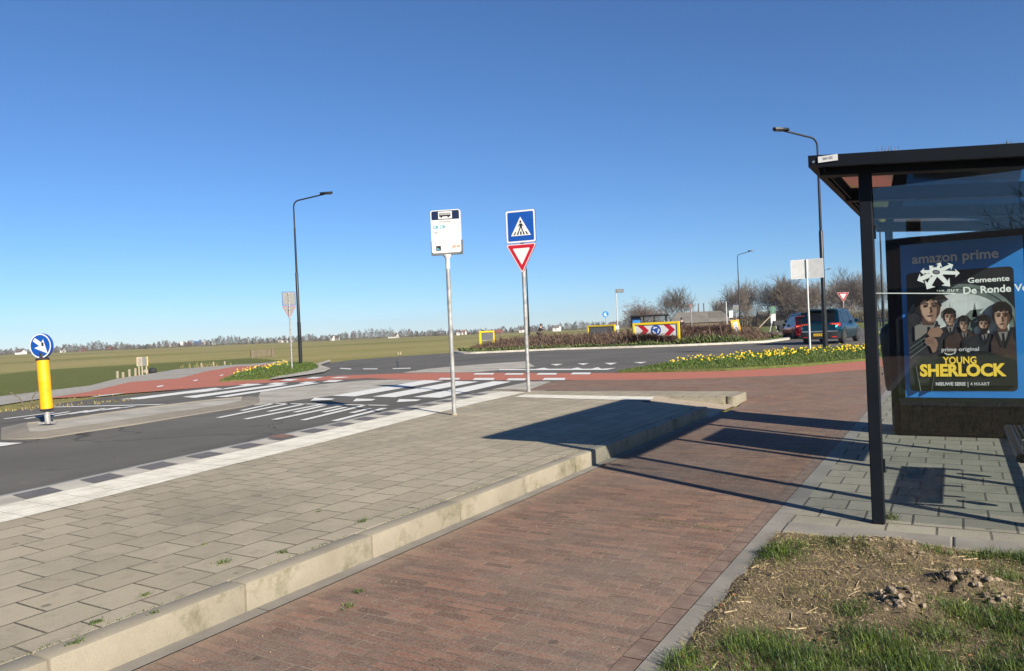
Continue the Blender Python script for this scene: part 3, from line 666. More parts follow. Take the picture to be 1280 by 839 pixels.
# ------------------------------------------------------------------ bus shelter
SY = 7.75
S = T(0, -SY, 0)
def roof_z(x): return 2.545 - .093 * (x + .84)
sh = thing('bus_shelter', 'black bus shelter with tilted flat roof and glass end panel beside the brick cycle path', 'bus shelter', (0, SY, .012))
SB = X['shelter_black']
for x, y in ((-.51, 5.66), (-.662, 9.90)):
    MB().box((x, y, (roof_z(x) - .06) / 2), (.08, .08, roof_z(x) - .06), S, .006).build('post', SB, sh)
for y in (5.66, 7.0, 8.4, 9.90):
    MB().box((.87, y, (roof_z(.87) - .06) / 2), (.07, .08, roof_z(.87) - .06), S, .006).build('post', SB, sh)
def slope_box(m, x0, x1, y0, y1, zt, zb):
    """box that follows the roof slope: zt/zb are measured down from the roof line"""
    vs = [(x, y, roof_z(x) - z) for x in (x0, x1) for y in (y0, y1) for z in (zb, zt)]
    m.add(vs, [(0, 1, 3, 2), (4, 6, 7, 5), (0, 4, 5, 1), (2, 3, 7, 6), (0, 2, 6, 4), (1, 5, 7, 3)], S)
m = MB()
slope_box(m, -.84, .97, 5.45, 5.50, 0, .078); slope_box(m, -.84, .97, 9.97, 10.02, 0, .078)
slope_box(m, -.84, -.79, 5.50, 9.97, 0, .078); slope_box(m, .93, .97, 5.50, 9.97, 0, .078)
rf = m.build('roof_frame', SB, sh)
m = MB()
for y in (5.60, 7.0, 8.4, 9.84): slope_box(m, -.79, .93, y, y + .12, .045, .115)
slope_box(m, .83, .91, 5.72, 9.84, .117, .135)
slope_box(m, -.752, -.74, 5.50, 9.9, .06, .10)
m.build('roof_beam', SB, sh)
m = MB()
for y0, y1 in ((5.50, 5.60), (5.72, 7.0), (7.12, 8.4), (8.52, 9.84)): slope_box(m, -.79, .93, y0, y1, .05, .06)
m.build('roof_panel', X['roof_panel'], sh)
m = MB(); slope_box(m, -.79, .93, 5.50, 9.97, .012, .044); m.build('roof_tray', X['soil'], sh)
pl = MB()
lp = [(-0.775, 5.445, 2.531), (-0.652, 5.445, 2.52)]
lx0, lx1 = lp[0][0], lp[1][0]
n0 = MB().box(((lx0 + lx1) / 2, 5.444, roof_z((lx0 + lx1) / 2) - .028), (lx1 - lx0, .006, .042), S).build('number_plate', X['sign_white'], sh)
text('3664 1002', 'number', X['grey_print'], n0, lx0 + .03, lx1 - .03, roof_z(lx0) - .040, .018, S @ T(0, 5.4405, 0) @ FRONT, .004)
# glass end panel with the lettering stuck on it
gl = MB().box((.17, 5.66, 1.21), (1.27, .008, 2.18), S).build('end_glass', X['glass'], sh)
MB().box((-.463, 5.66, 2.0), (.012, .03, .09), S).build('glass_clamp', SB, gl); MB().box((-.463, 5.66, .4), (.012, .03, .09), S).build('glass_clamp', SB, gl)
def BX(zx): return -.486 + (1130 + zx / 8.533 - 1092) * .00465
def BZ(zx, zy): return 1.594 - .005457 * (290 + zy / 8.533 - 367) - .000665 * (1130 + zx / 8.533 - 1092)
DM = S @ T(0, 5.6545, 0) @ FRONT
def dec(poly, d=.0005): return MB().prism([(BX(a), BZ(a, b)) for a, b in poly], 0, d, DM)
dec([(-300, 666), (560, 610), (565, 620), (-300, 676)]).build('decal_line', X['decal'], gl)
m = MB()
ctr = (368, 408)
tips = [(418, 305), (548, 322), (612, 405), (508, 548), (262, 592), (163, 508), (200, 412), (296, 345)]
for tx, ty in tips:
    dx, dy = tx - ctr[0], ty - ctr[1]; L = math.hypot(dx, dy); ux, uy = dx / L, dy / L; px, py = -uy, ux
    k = .55 + .45 * max(0, uy) + .25 * L / 230; w0 = 25 * k; wh = 55 * k; hb = L - 62 * k
    q = lambda a, b: (ctr[0] + ux * a + px * b, ctr[1] + uy * a + py * b)
    m.add(*(lambda r: (r.v, r.f))(dec([q(40, -w0), q(hb + 10, -w0 * .85), q(hb, -wh), q(L, 0), q(hb, wh), q(hb + 10, w0 * .85), q(40, w0)])))
ring = ell(ctr[0], ctr[1], 78, 50, 32); hole = ell(ctr[0], ctr[1], 40, 24, 32)
rr = [[(BX(a), BZ(a, b), .0007) for a, b in p] for p in (ring, hole)]
m.grid([[(x, y, z) for x, y, z in r] for r in rr], DM, close=True)
m.build('arrow_emblem', X['decal'], gl)
MB().prism([(BX(a), BZ(a, b)) for a, b in ell(ctr[0], ctr[1], 30, 16, 24)], 0, .0006, DM).build('emblem_eye', X['grey_print'], gl)
def dtext(s, x0, x1, yb, yt, bold, name):
    xm = (x0 + x1) / 2
    o = text(s, name, X['decal'], gl, BX(x0), BX(x1), BZ(x0, yb), BZ(x0, yt) - BZ(x0, yb), DM, bold)
    return o
dtext('Gemeente', 690, 1102, 500, 450, .018, 'lettering')
dtext('De Ronde Venen', 640, 1440, 615, 545, .022, 'lettering')
for ch, x0, x1, yb, yt in (('V', 366, 381, 607, 594), ('A', 388, 408, 607, 592), ('N', 418, 442, 606, 588), ('O', 476, 506, 603, 577), ('U', 516, 548, 600, 574), ('Y', 560, 596, 597, 570)):
    dtext(ch, x0, x1, yb, yt, .025, 'lettering')
for x, y in ((-.806, 5.449),):
    MB().lathe([(.009, 0), (.009, .006), (.004, .008)], 10, S @ T(x, y, roof_z(x) - .045) @ Matrix.Rotation(R(90), 4, 'X')).build('bolt', X['chrome'], sh)
# back wall: glass panes, a timetable panel
for y0, y1 in ((5.70, 6.96), (7.04, 8.36), (8.44, 9.86)):
    MB().box((.87, (y0 + y1) / 2, 1.26), (.008, y1 - y0 - .02, 1.96), S).build('back_glass', X['glass'], sh)
for z in (.27, 2.25): MB().box((.87, 7.78, z), (.03, 4.14, .035), S).build('back_rail', SB, sh)
ip = MB().box((.845, 7.72, 1.5), (.03, 1.12, 1.08), S, .008).build('timetable_panel', SB, sh)
MB().box((.828, 7.72, 1.5), (.004, 1.0, .96), S).build('timetable_sheet', X['sign_white'], ip)
# bench
bn = MB()
bn.tube([(.335, 5.95, .44), (.335, 7.45, .44)], .032, 12, S)
for i in range(11): bn.tube([(.375 + i * .034, 5.96, .458 + .004 * i), (.375 + i * .034, 7.44, .458 + .004 * i)], .011, 6, S)
for y in (5.95, 6.3, 6.7, 7.1, 7.45): bn.box((.54, y, .432), (.4, .03, .03), S)
be = bn.build('bench', X['black'], sh, smooth=40)
for y in (6.15, 7.25): MB().box((.78, y, .40), (.12, .05, .08), S).build('bench_bracket', SB, be)
# display case with the poster at the far end
dc = MB().box((.065, 9.905, 1.165), (1.375, .15, 2.31), S, .012).build('display_case', X['box_black'], sh)
m = MB()
for c, d in (((.065, 9.825, 2.275), (1.375, .014, .085)), ((-.588, 9.825, 1.36), (.069, .014, 1.73)), ((.705, 9.825, 1.36), (.085, .014, 1.73)), ((.065, 9.825, .40), (1.375, .014, .085))): m.box(c, d, S)
m.build('case_frame', SB, dc)
MB().box((.065, 9.828, .18), (1.34, .006, .33), S).build('kick_panel', X['box_black'], dc)
PM = S @ T(0, 9.826, 0) @ FRONT
def AX(zx): return -.549 + (1130 + zx / 5.993 - 1132) * .00772
def AZ(zy): return .46 + (498 - 360 - zy / 5.993) * .00934
po = MB().prism([(-.549, .452), (.64, .452), (.64, 2.232), (-.549, 2.232)], 0, .002, PM).build('poster', X['poster_blue'], dc)
lay = [.002]
def art(name, mat, *polys, raw=False):
    lay[0] += .0006; m = MB()
    for p in polys: m.prism(p if raw else [(AX(a), AZ(b)) for a, b in p], .002, lay[0], PM)
    return m.build(name, X[mat], po)
art('picture', 'poster_dark', rrect(AX(52), AZ(785), AX(862), AZ(-98), .05), raw=True)
x0, x1 = AX(52), AX(862)
def clipx(p): return [(min(max(a, 54), 860), b) for a, b in p]
art('arch', 'poster_arch', clipx(ell(455, 330, 440, 325, 40, 180, 360)))
art('arch_rib', 'poster_coat', clipx(ell(455, 330, 405, 298, 40, 180, 360)))
art('arch_inner', 'poster_arch', clipx(ell(455, 330, 396, 290, 40, 180, 360)))
art('sky', 'poster_sky', clipx(ell(455, 335, 362, 262, 40, 180, 360)) + [(817, 470), (93, 470)])
art('rooftops', 'poster_arch', [(380, 330), (540, 200), (640, 190), (600, 225), (650, 215), (560, 290), (640, 280), (560, 330), (560, 420), (380, 420)], [(370, 330), (385, 130), (400, 330)], [(548, 250), (572, 140), (590, 250)])
# five people in dark period coats, drawn plainly
def bust(cx, cy, w, h, coat, hair='poster_hair', cap=False, beard=False, tilt=0, sh_w=2.0, base=560, collar=True):
    def P_(pts): return [(cx + a * w, cy + b * h) for a, b in pts]
    def F_(pts): return [(cx + tilt + a * w, cy + b * h) for a, b in pts]
    art('coat', coat, [(cx - w * sh_w, base), (cx - w * sh_w * .95, cy + h * 1.05), (cx - w * sh_w * .75, cy + h * .82), (cx - w * .5, cy + h * .62), (cx + w * .5, cy + h * .62), (cx + w * sh_w * .75, cy + h * .82), (cx + w * sh_w * .95, cy + h * 1.05), (cx + w * sh_w, base)])
    if collar:
        art('collar', 'poster_shirt', P_([(-.32, .5), (.32, .5), (.12, .98), (-.10, .98)]))
        art('tie', 'poster_dark', P_([(-.07, .68), (.07, .68), (.12, 1.3), (-.02, 1.3)]))
        art('lapel', 'poster_dark', P_([(-.34, .56), (-.08, 1.25), (-.16, 1.3), (-.46, .66)]))
        art('lapel', 'poster_dark', P_([(.34, .56), (.06, 1.25), (.14, 1.3), (.46, .66)]))
    art('neck', 'poster_shade', P_([(-.26, .1), (.26, .1), (.25, .62), (-.25, .62)]))
    r_ = random.Random(int(cx))
    art('hair', hair, [(cx + a * w * r_.uniform(.95, 1.08), cy - h * .12 + b * h * r_.uniform(.95, 1.08)) for a, b in ell(0, 0, .53, .50, 22)])
    art('face', 'poster_skin', F_([(-.40, -.30), (-.20, -.44), (.2, -.44), (.40, -.30), (.42, .0), (.37, .24), (.22, .44), (.08, .52), (-.08, .52), (-.22, .44), (-.37, .24), (-.42, .0)]))
    art('lit_side', 'poster_lit_skin', F_([(-.36, -.26), (-.05, -.30), (.02, -.02), (-.03, .16), (.02, .46), (-.08, .49), (-.2, .40), (-.33, .22), (-.38, .0)]))
    art('cheek_shade', 'poster_shade', F_([(.40, -.26), (.26, -.1), (.28, .12), (.2, .40), (.36, .24), (.42, .0)]))
    for sg in (-1, 1):
        art('eye_socket', 'poster_shade', F_([(sg * .08, -.04), (sg * .12, -.11), (sg * .26, -.11), (sg * .31, -.03), (sg * .2, .01)]))
        art('eye', 'poster_hair', F_(ell(sg * .19, -.045, .045, .022, 8)))
        art('brow', 'poster_hair', F_([(sg * .06, -.13), (sg * .18, -.18), (sg * .33, -.13), (sg * .32, -.105), (sg * .18, -.145), (sg * .07, -.10)]))
    art('nose', 'poster_shade', F_([(.0, -.02), (.035, -.02), (.09, .16), (.03, .19), (-.05, .185), (.03, .15)]))
    art('mouth', 'poster_shade', F_([(-.14, .285), (-.03, .262), (.03, .268), (.13, .285), (.05, .315), (-.05, .315)]))
    art('fringe', hair, [(cx + a * w + tilt * .4, cy + b * h) for a, b in [(-.52, -.02), (-.5, -.45), (-.2, -.64), (.2, -.63), (.5, -.42), (.53, -.02), (.44, -.1), (.38, -.28), (.25, -.22), (.15, -.31), (-.02, -.21), (-.15, -.3), (-.3, -.2), (-.40, -.27), (-.44, -.08)]])
    if cap: art('cap', hair, [(cx + a * w + tilt * .5, cy + b * h) for a, b in [(-.58, -.22), (-.5, -.56), (-.1, -.72), (.36, -.66), (.62, -.4), (.8, -.24), (.5, -.25), (.1, -.31), (-.3, -.27)]])
    if beard: art('beard', hair, F_([(-.38, .1), (-.28, .22), (-.14, .24), (.14, .24), (.28, .22), (.38, .1), (.34, .38), (.12, .60), (-.12, .60), (-.34, .38)]))
bust(382, 245, 95, 110, 'poster_coat', base=600)
bust(486, 300, 78, 95, 'poster_brown', cap=True, base=600)
bust(634, 305, 88, 110, 'poster_coat', beard=True, base=600)
bust(768, 255, 135, 170, 'poster_brown', base=620, sh_w=.68)
art('lower_shade', 'poster_dark', [(54, 610), (300, 520), (480, 470), (660, 500), (860, 560), (860, 740), (54, 740)])
art('big_coat', 'poster_coat', [(54, 720), (54, 215), (115, 200), (290, 270), (320, 430), (260, 560), (230, 720)])
bust(215, 165, 190, 210, 'poster_coat', cap=True, tilt=22, sh_w=.55, base=420)
art('hand', 'poster_skin', [(205, 355), (235, 312), (262, 318), (290, 306), (312, 325), (325, 350), (300, 385), (225, 385)])
art('hand', 'poster_skin', [(185, 395), (215, 382), (258, 390), (275, 405), (285, 440), (265, 490), (240, 500), (225, 455), (188, 432)])
for i in range(3): art('finger_gap', 'poster_shade', [(186, 403 + i * 11), (255, 401 + i * 13), (255, 404 + i * 13), (186, 406 + i * 11)])
art('shirt', 'poster_shirt', [(108, 300), (150, 285), (205, 300), (205, 345), (150, 385), (108, 405)])
for p in ([(58, 470), (58, 464), (185, 385), (187, 390)], [(58, 500), (58, 495), (190, 412), (192, 416)], [(58, 540), (58, 534), (215, 430), (218, 435)], [(105, 600), (108, 600), (138, 780), (133, 780)], [(255, 600), (258, 600), (223, 780), (220, 780)]): art('coat_seam', 'poster_arch', p)
lay[0] += .001
def ptext(s, mat, x0, x1, yb, yt, bold, name='lettering', ax=AX, az=AZ):
    return text(s, name, X[mat], po, ax(x0), ax(x1), az(yb), az(yt) - az(yb), PM, bold, lay[0] + .0006)
ptext('YOUNG', 'poster_yellow', 316, 568, 580, 531, .028)
ptext('SHERLOCK', 'poster_yellow', 136, 782, 668, 585, .045)
ptext('prime', 'sign_white', 310, 424, 490, 462, .012)
ptext('original', 'sign_white', 440, 590, 490, 462, .012)
ptext('NIEUWE SERIE', 'sign_white', 256, 482, 739, 715, .030)
ptext('|', 'sign_white', 497, 501, 742, 712, .0)
ptext('4 MAART', 'sign_white', 516, 658, 739, 715, .004)
art('smile', 'sign_white', ell(368, 492, 42, 26, 12, 150, 30) + ell(368, 488, 46, 22, 12, 30, 150), [(402, 496), (418, 492), (410, 512)])
ptext('amazon prime', 'sign_white', 108, 758, -163, -232, .022)

m = MB()                                                    # little dry plants rooted in the roof tray
for cx, cy, k, hh in ((-.36, 5.53, 26, .075), (-.42, 5.54, 12, .03), (-.2, 5.53, 14, .025), (-.02, 5.53, 16, .028), (.14, 5.54, 18, .03), (.29, 5.53, 30, .055), (.2, 5.6, 20, .03), (.42, 5.55, 20, .03)):
    for i in range(k * 2): blade(m, cx + rnd.gauss(0, .03), cy + rnd.gauss(0, .02), roof_z(cx) - .02, rnd.uniform(.4, 1) * hh + .02, .004, rnd.uniform(0, 6.28), rnd.uniform(.1, .8))
for i in range(900): 
    x, y = rnd.uniform(-.78, .9), rnd.uniform(5.52, 9.9); blade(m, x, y, roof_z(x) - .02, rnd.uniform(.015, .035), .006, rnd.uniform(0, 6.28), rnd.uniform(.2, 1))
tag(m.build('roof_plants', X['sedum'], fix=False), 'dry sedum plants growing on the flat roof of the bus shelter', 'roof plants', kind='stuff')

wb = thing('waste_bin', 'dark waste bin with rounded lid hanging behind the poster end of the shelter', 'waste bin', (-.62, 10.28, .012))
m = MB(); rows = []
for z, w in ((.50, .30), (.55, .33), (1.05, .40), (1.18, .42), (1.26, .38), (1.32, .26), (1.345, .1)):
    rows.append([(x * w / .4 * .5, y * w / .4 * .4, z) for x, y in rrect(-.4, -.4, .4, .4, .12)])
m.grid(rows, close=True); m.prism([(x * .375, y * .3) for x, y in rrect(-.4, -.4, .4, .4, .12)], .495, .50)
m.build('bin_body', X['bin_green'], wb, smooth=40)
MB().tube([(0, .22, 0), (0, .22, 1.25)], .03, 10).build('bin_post', X['black'], wb, smooth=40)
for z in (.7, 1.1): MB().ball((-.2, -.04, z), .012).build('rivet', X['chrome'], wb)

# ------------------------------------------------------------------ signs near the crossing
bs = thing('bus_stop_sign', 'white bus stop board with dark blue head on a grey pole on the tiled platform', 'bus stop sign', (-6.816, 9.517, PZ), 22)
MB().tube([(0, 0, 0), (0, 0, 2.42)], .034, 14).build('pole', X['galv'], bs, smooth=40)
MB().lathe([(.045, 0), (.045, .02), (.036, .03)], 14).build('base_collar', X['wood'], bs, smooth=40)
zt, zb = 3.215, 2.545
bw = .235
MB().prism(rrect(-bw, zb, bw, zt, .03), -.035, .035, FRONT).build('board', X['white'], bs, smooth=40)
MB().prism([(-bw - .012, zb - .03), (bw + .012, zb - .03), (bw + .018, zb + .19), (bw + .001, zb + .19), (bw + .001, zb - .003), (-bw - .001, zb - .003), (-bw - .001, zb + .19), (-bw - .018, zb + .19)], -.03, .03, FRONT).build('holder', X['sign_grey'], bs)
MB().lathe([(.036, 2.3), (.036, 2.46), (.075, 2.51), (.075, 2.517)], 14).build('bracket', X['white'], bs, smooth=40)
BM = T(0, -.0352, 0) @ FRONT
def sx(zx): return -bw + .012 + (zx - 85) / 420 * (2 * bw - .024)
def sz(zy): return zt - .01 - (zy - 85) / 610 * (zt - zb - .02)
def bpart(name, mat, poly, d=.0012): return MB().prism([(sx(a), sz(b)) for a, b in poly], 0, d, BM).build(name, X[mat], bs)
def bq(x0, y0, x1, y1): return [(x0, y1), (x1, y1), (x1, y0), (x0, y0)]
bpart('header', 'navy', [(sx_, sy_) for sx_, sy_ in [(88, 216), (505, 216), (505, 100), (490, 88), (103, 88), (88, 100)]])
bpart('pictogram_field', 'sign_white', bq(192, 98, 398, 205), .002)
m = MB()
for p in (bq(205, 148, 380, 172), bq(205, 132, 240, 142), bq(246, 132, 266, 142), bq(272, 132, 292, 142), bq(298, 132, 318, 142), bq(324, 132, 344, 142), bq(350, 132, 378, 142), bq(205, 120, 380, 127)): m.prism([(sx(a), sz(b)) for a, b in p], 0, .0026, BM)
for cx in (238, 345): m.prism([(sx(a), sz(b)) for a, b in ell(cx, 176, 16, 14, 14)], 0, .0028, BM)
m.build('bus_pictogram', X['sign_black'], bs)
m = MB(); xx = 205
for w in (17, 10, 14, 8, 12, 10, 14, 9, 11, 8, 13, 10, 8): m.prism([(sx(a), sz(b)) for a, b in bq(xx, 240, xx + w - 3, 256)], 0, .001, BM); xx += w + 3
m.prism([(sx(a), sz(b)) for a, b in bq(110, 274, 475, 276)], 0, .001, BM); m.prism([(sx(a), sz(b)) for a, b in bq(130, 568, 480, 570)], 0, .001, BM)
for i, w in enumerate((60, 40)): m.prism([(sx(a), sz(b)) for a, b in bq(118, 394 + i * 14, 118 + w, 400 + i * 14)], 0, .001, BM)
m.build('print_lines', X['grey_print'], bs)
for x in (104, 208):
    ln = bpart('line_number', 'teal_print', [(x, 300), (x + 66, 300), (x + 84, 322), (x + 66, 344), (x, 344)], .001)
    MB().prism([(sx(a), sz(b)) for a, b in bq(x + 10, 310, x + 44, 334)], 0, .0014, BM).build('number_field', X['sign_white'], ln)
bpart('operator_logo', 'sign_black', bq(140, 598, 212, 668))
bpart('logo_inset', 'teal_print', [(150, 655), (150, 622), (172, 630), (200, 655)], .0018)
m = MB().grid([[(sx(a), sz(b), .001) for a, b in ell(410, 618, r, r, 20)] for r in (26, 18)], BM, close=True)
m.prism([(sx(a), sz(b)) for a, b in bq(448, 608, 500, 628)], 0, .001, BM); m.prism([(sx(a), sz(b)) for a, b in bq(398, 612, 422, 624)], 0, .001, BM)
m.build('orange_logo', X['orange_print'], bs)

def square_board(t, z0, z1, hw):
    MB().prism(rrect(-hw, z0, hw, z1, .04), -.012, .012, FRONT).build('crossing_board', X['sign_blue'], t)
    bb = list(t.children)[-1]
    a = rrect(-hw, z0, hw, z1, .04); b_ = rrect(-hw + .022, z0 + .022, hw - .022, z1 - .022, .03); c = rrect(-hw + .04, z0 + .04, hw - .04, z1 - .04, .025)
    M = T(0, -.0121, 0) @ FRONT
    MB().grid([[(x, z, .001) for x, z in p] for p in (rrect(-hw + .006, z0 + .006, hw - .006, z1 - .006, .036), c)], M, close=True).build('white_border', X['sign_white'], bb)
    MB().prism(rrect(-hw + .03, z0 + .03, hw - .03, z1 - .03, .03), .0, .003, T(0, .0121, 0) @ BACK).build('board_back', X['sign_grey'], bb)
    k = hw / .32; zc = (z0 + z1) / 2
    def q(pts): return [(a * k, zc + b * k) for a, b in pts]
    MB().prism(q([(-.215, -.19), (.215, -.19), (0, .2)]), 0, .002, M).build('white_triangle', X['sign_white'], bb)
    m = MB()
    m.prism(q(ell(0, .095, .022, .026, 14)), 0, .0032, M)
    for p in ([(-.022, .06), (.028, .06), (.03, -.02), (-.02, -.02)], [(-.02, .058), (-.008, .045), (-.045, .0), (-.062, -.012), (-.06, .005)], [(.026, .058), (.012, .045), (.04, .01), (.062, .0), (.055, .018)], [(-.02, -.015), (.008, -.015), (-.02, -.08), (-.05, -.13), (-.072, -.13), (-.045, -.08)], [(.004, -.015), (.03, -.015), (.042, -.07), (.068, -.12), (.046, -.125), (.02, -.075)],
              [(-.16, -.17), (-.125, -.17), (-.10, -.105), (-.118, -.105)], [(-.09, -.17), (-.055, -.17), (-.04, -.125), (-.062, -.105)], [(-.018, -.17), (.018, -.17), (.016, -.105), (-.016, -.105)], [(.055, -.17), (.09, -.17), (.062, -.115), (.04, -.13)], [(.125, -.17), (.16, -.17), (.118, -.105), (.095, -.105)]): m.prism(q(p), 0, .0032, M)
    m.build('walker_pictogram', X['sign_black'], bb)
def yield_board(t, z0, z1, hw, yo=0.):
    tri = rtri([(-hw, z1), (0, z0), (hw, z1)], .05)
    M0 = T(0, yo, 0) @ FRONT
    yb = MB().prism(tri, -.012, .012, M0).build('give_way_board', X['sign_red'], t)
    def sc_(f): 
        cz = z1 - (z1 - z0) / 3
        return rtri([(-hw * f, cz + (z1 - cz) * f), (0, cz + (z0 - cz) * f), (hw * f, cz + (z1 - cz) * f)], .04 * f)
    M = T(0, yo - .0121, 0) @ FRONT
    MB().grid([[(x, z, .001) for x, z in p] for p in (sc_(.97), sc_(.90))], M, close=True).build('white_edge', X['sign_white'], yb)
    MB().prism(sc_(.56), 0, .002, M).build('white_field', X['sign_white'], yb)
    MB().prism(sc_(.90), 0, .003, T(0, yo + .0121, 0) @ Matrix(((1, 0, 0, 0), (0, 0, 1, 0), (0, 1, 0, 0), (0, 0, 0, 1)))).build('board_back', X['sign_grey'], yb)

pz = {'top': 3.93 - PZ, 'bb': 3.25 - PZ, 'tt': 3.24 - PZ, 'tb': 2.61 - PZ}
def crossing_sign(loc, rz, label):
    t = thing('crossing_sign', label, 'road sign', loc, rz, 'pedestrian crossing signs with a give way triangle below')
    MB().tube([(0, .05, 0), (0, .05, pz['top'] - .05)], [.038, .038], 14).build('pole', X['galv'], t, smooth=40)
    MB().tube([(.065, .07, 1.2), (.06, .07, pz['tb'] + .1)], .012, 8).build('cable_pipe', X['black'], t, smooth=40) if rz == 12 else None
    square_board(t, pz['bb'], pz['top'], .322); yield_board(t, pz['tb'], pz['tt'] - .012, .335, -.02)
    m = MB()
    for z in (pz['bb'] + .12, pz['top'] - .12, pz['tt'] - .15): m.box((0, .045, z), (.12, .09, .03))
    m.build('clamp', X['galv'], t); return t
crossing_sign((-7.679, 13.366, PZ), 12, 'blue crossing sign above a red give way triangle, facing us at the platform end')
crossing_sign((*(-28.053, 25.719), .05), 236, 'grey backs of square sign and triangle on a thin pole beside the left daffodils')
def plain_yield(loc, rz, label, h=3.1, hw=.42, grp='plain give way signs beyond the roundabout'):
    t = thing('give_way_sign', label, 'road sign', loc, rz, grp)
    MB().tube([(0, .05, 0), (0, .05, h - .1)], .04, 10).build('pole', X['galv'], t, smooth=40); yield_board(t, h - hw * 1.75, h, hw); return t
plain_yield((*(-7.3, 60.9), 0), 12, 'red and white give way triangle facing us above the roof of the teal car', 3.22, .43)
plain_yield((*(-22.09, 70.7), 0), 262, 'give way triangle turned edge-on on a thin pole in front of the grey barn roof', 3.21, .42)

# back of two pale boards in a V on one pole, right of the daffodils
bx, by = (-5.324, 33.15)
t = thing('folded_sign', 'two pale sign backs set in a V on one pole in the right daffodils', 'road sign', (bx, by, .06), 0)
zt = 3.88 - .06; zb = 3.08 - .06
MB().tube([(0, -.05, 0), (0, -.05, zt)], [.033, .033], 12).build('pole', X['white'], t, smooth=40)
MB().tube([(0, -.05, 0), (0, -.05, 1.7)], .042, 12).build('pole_sleeve', X['sign_backwhite'], t, smooth=40)
for s, a in ((-1, 14), (1, 2)):
    M = RZ(a) @ T(s * .345, 0, 0)
    p = MB().prism(rrect(-.30, zb, .30, zt, .03), -.01, .02, M @ FRONT).build('board', X['sign_backwhite'], t)
    MB().grid([[(x, z, .002) for x, z in q] for q in (rrect(-.30, zb, .30, zt, .03), rrect(-.275, zb + .025, .275, zt - .025, .02))], M @ T(0, -.0205, 0) @ FRONT, close=True).build('rim', X['white'], p)

# keep-right bollard on the traffic island
t = thing('traffic_bollard', 'yellow traffic bollard leaning on the island under a round blue arrow sign', 'traffic bollard', (*(-14.586, 7.409), .085), 21)
t.rotation_euler = (R(-.6), R(-2.9), R(21))
MB().tube([(0, 0, 0), (0, 0, .3)], .05, 14).build('pole', X['galv'], t, smooth=40)
MB().box((-.05, .04, .02), (.3, .12, .04), None, .01).build('base_plate', X['galv'], t)
MB().lathe([(.04, .235), (.105, .25), (.112, .27), (.112, .285)], 24).build('foot_ring', X['rubber'], t, smooth=40)
MB().lathe([(.104, .285), (.104, .80), (.105, .81), (.104, .82), (.104, 1.19)], 28).build('sleeve', X['yellow'], t, smooth=40)
MB().lathe([(.108, 1.19), (.112, 1.195), (.112, 1.225), (.10, 1.235), (.05, 1.24), (.045, 1.33)], 24).build('cap_ring', X['rubber'], t, smooth=40)
DZ = 1.46
ds = MB().prism(ell(0, DZ, .232, .232, 40), -.03, .03, FRONT).build('arrow_disc', X['sign_blue'], t, smooth=40)
FM = T(0, -.0302, 0) @ FRONT
MB().grid([[(x, z, .001) for x, z in ell(0, DZ, r, r, 40)] for r in (.228, .205)], FM, close=True).build('white_ring', X['sign_white'], ds)
MB().prism([(a * .95, DZ + b * .95) for a, b in [(.15, -.16), (.075, .125), (.035, .062), (-.105, .165), (-.155, .105), (-.02, .0), (-.135, -.035)]][::-1], 0, .002, FM).build('arrow', X['sign_white'], ds)
MB().prism(rrect(-.02 + .05, DZ - .01, .02 + .055, DZ + .06, .006), 0, .003, FM).build('sticker', X['sign_black'], ds)

# ------------------------------------------------------------------ street lamps
def street_lamp(loc, rz, H, label, arm=1.6, s=1.0):
    t = thing('street_lamp', label, 'street lamp', loc, rz, 'black street lamps round the junction')
    K = X['black']
    MB().tube([(0, 0, 0), (0, 0, H * .245)], .105 * s, 14).build('pole_base', K, t, smooth=40)
    MB().tube([(0, 0, H * .245), (0, 0, H * .248), (0, 0, H * .535), (0, 0, H * .54)], [.09 * s, .088 * s, .086 * s, .06 * s], 14).build('pole', K, t, smooth=40)
    MB().tube([(0, 0, H * .54), (0, 0, H * .80)], [.062 * s, .054 * s], 12).build('pole_top', K, t, smooth=40)
    pts = [(0, 0, H * .80), (0, 0, H * .925)] + [(.38 * (1 - math.cos(a)), 0, H * .925 + .38 * math.sin(a)) for a in (R(20), R(40), R(58), R(72))] + [(arm * .80, 0, H * .993)]
    MB().tube(pts, .042 * s, 10).build('arm', K, t, smooth=60)
    hd = MB()
    hd.grid([[(arm * .68 + u * .72, y * w, H * .993 + .02 + u * .03 + z) for y, z in ((-.5, -.02), (-.42, .07), (0, .095), (.42, .07), (.5, -.02), (0, -.035))] for u, w in ((0, .14), (.08, .28), (.55, .36), (.95, .28), (1, .14))], close=True)
    h = hd.build('lamp_head', K, t, smooth=50)
    MB().box((arm * .68 + .45, 0, H * .993 - .012), (.4, .2, .014)).build('lens', X['lens'], h)
    MB().box((0, -.1 * s, H * .14), (.08, .03, .45)).build('service_door', K, t)
    return t
lx, ly = (-33.053, 30.991)
street_lamp((lx, ly, .03), 33, 9.94, 'tall black street lamp on the left rising from the grass behind the daffodils', 2.3)
rx, ry = (-5.027, 35.247)
street_lamp((rx, ry, .05), 222, 9.55 + .1, 'tall black street lamp in front of the teal car, its head left of the shelter', 2.0)
street_lamp((*(-24.54, 99.54), 0), 31, 10.55, 'black street lamp next to the leaning yellow board, in front of the bare trees', 2.1)
street_lamp((*(-51.39, 90.45), 0), 110, 11.2, 'black street lamp half hidden directly behind the pole of the facing crossing sign', 1.2)
street_lamp((*(-21.43, 148.03), 0), 31, 10.3, 'farthest street lamp, only its head visible just right of the near right lamp pole', 2.0)
street_lamp((*(-4.85, 63.54), 0), 200, 9.8, 'black street lamp seen between the front post and the poster end of the shelter', 1.6)

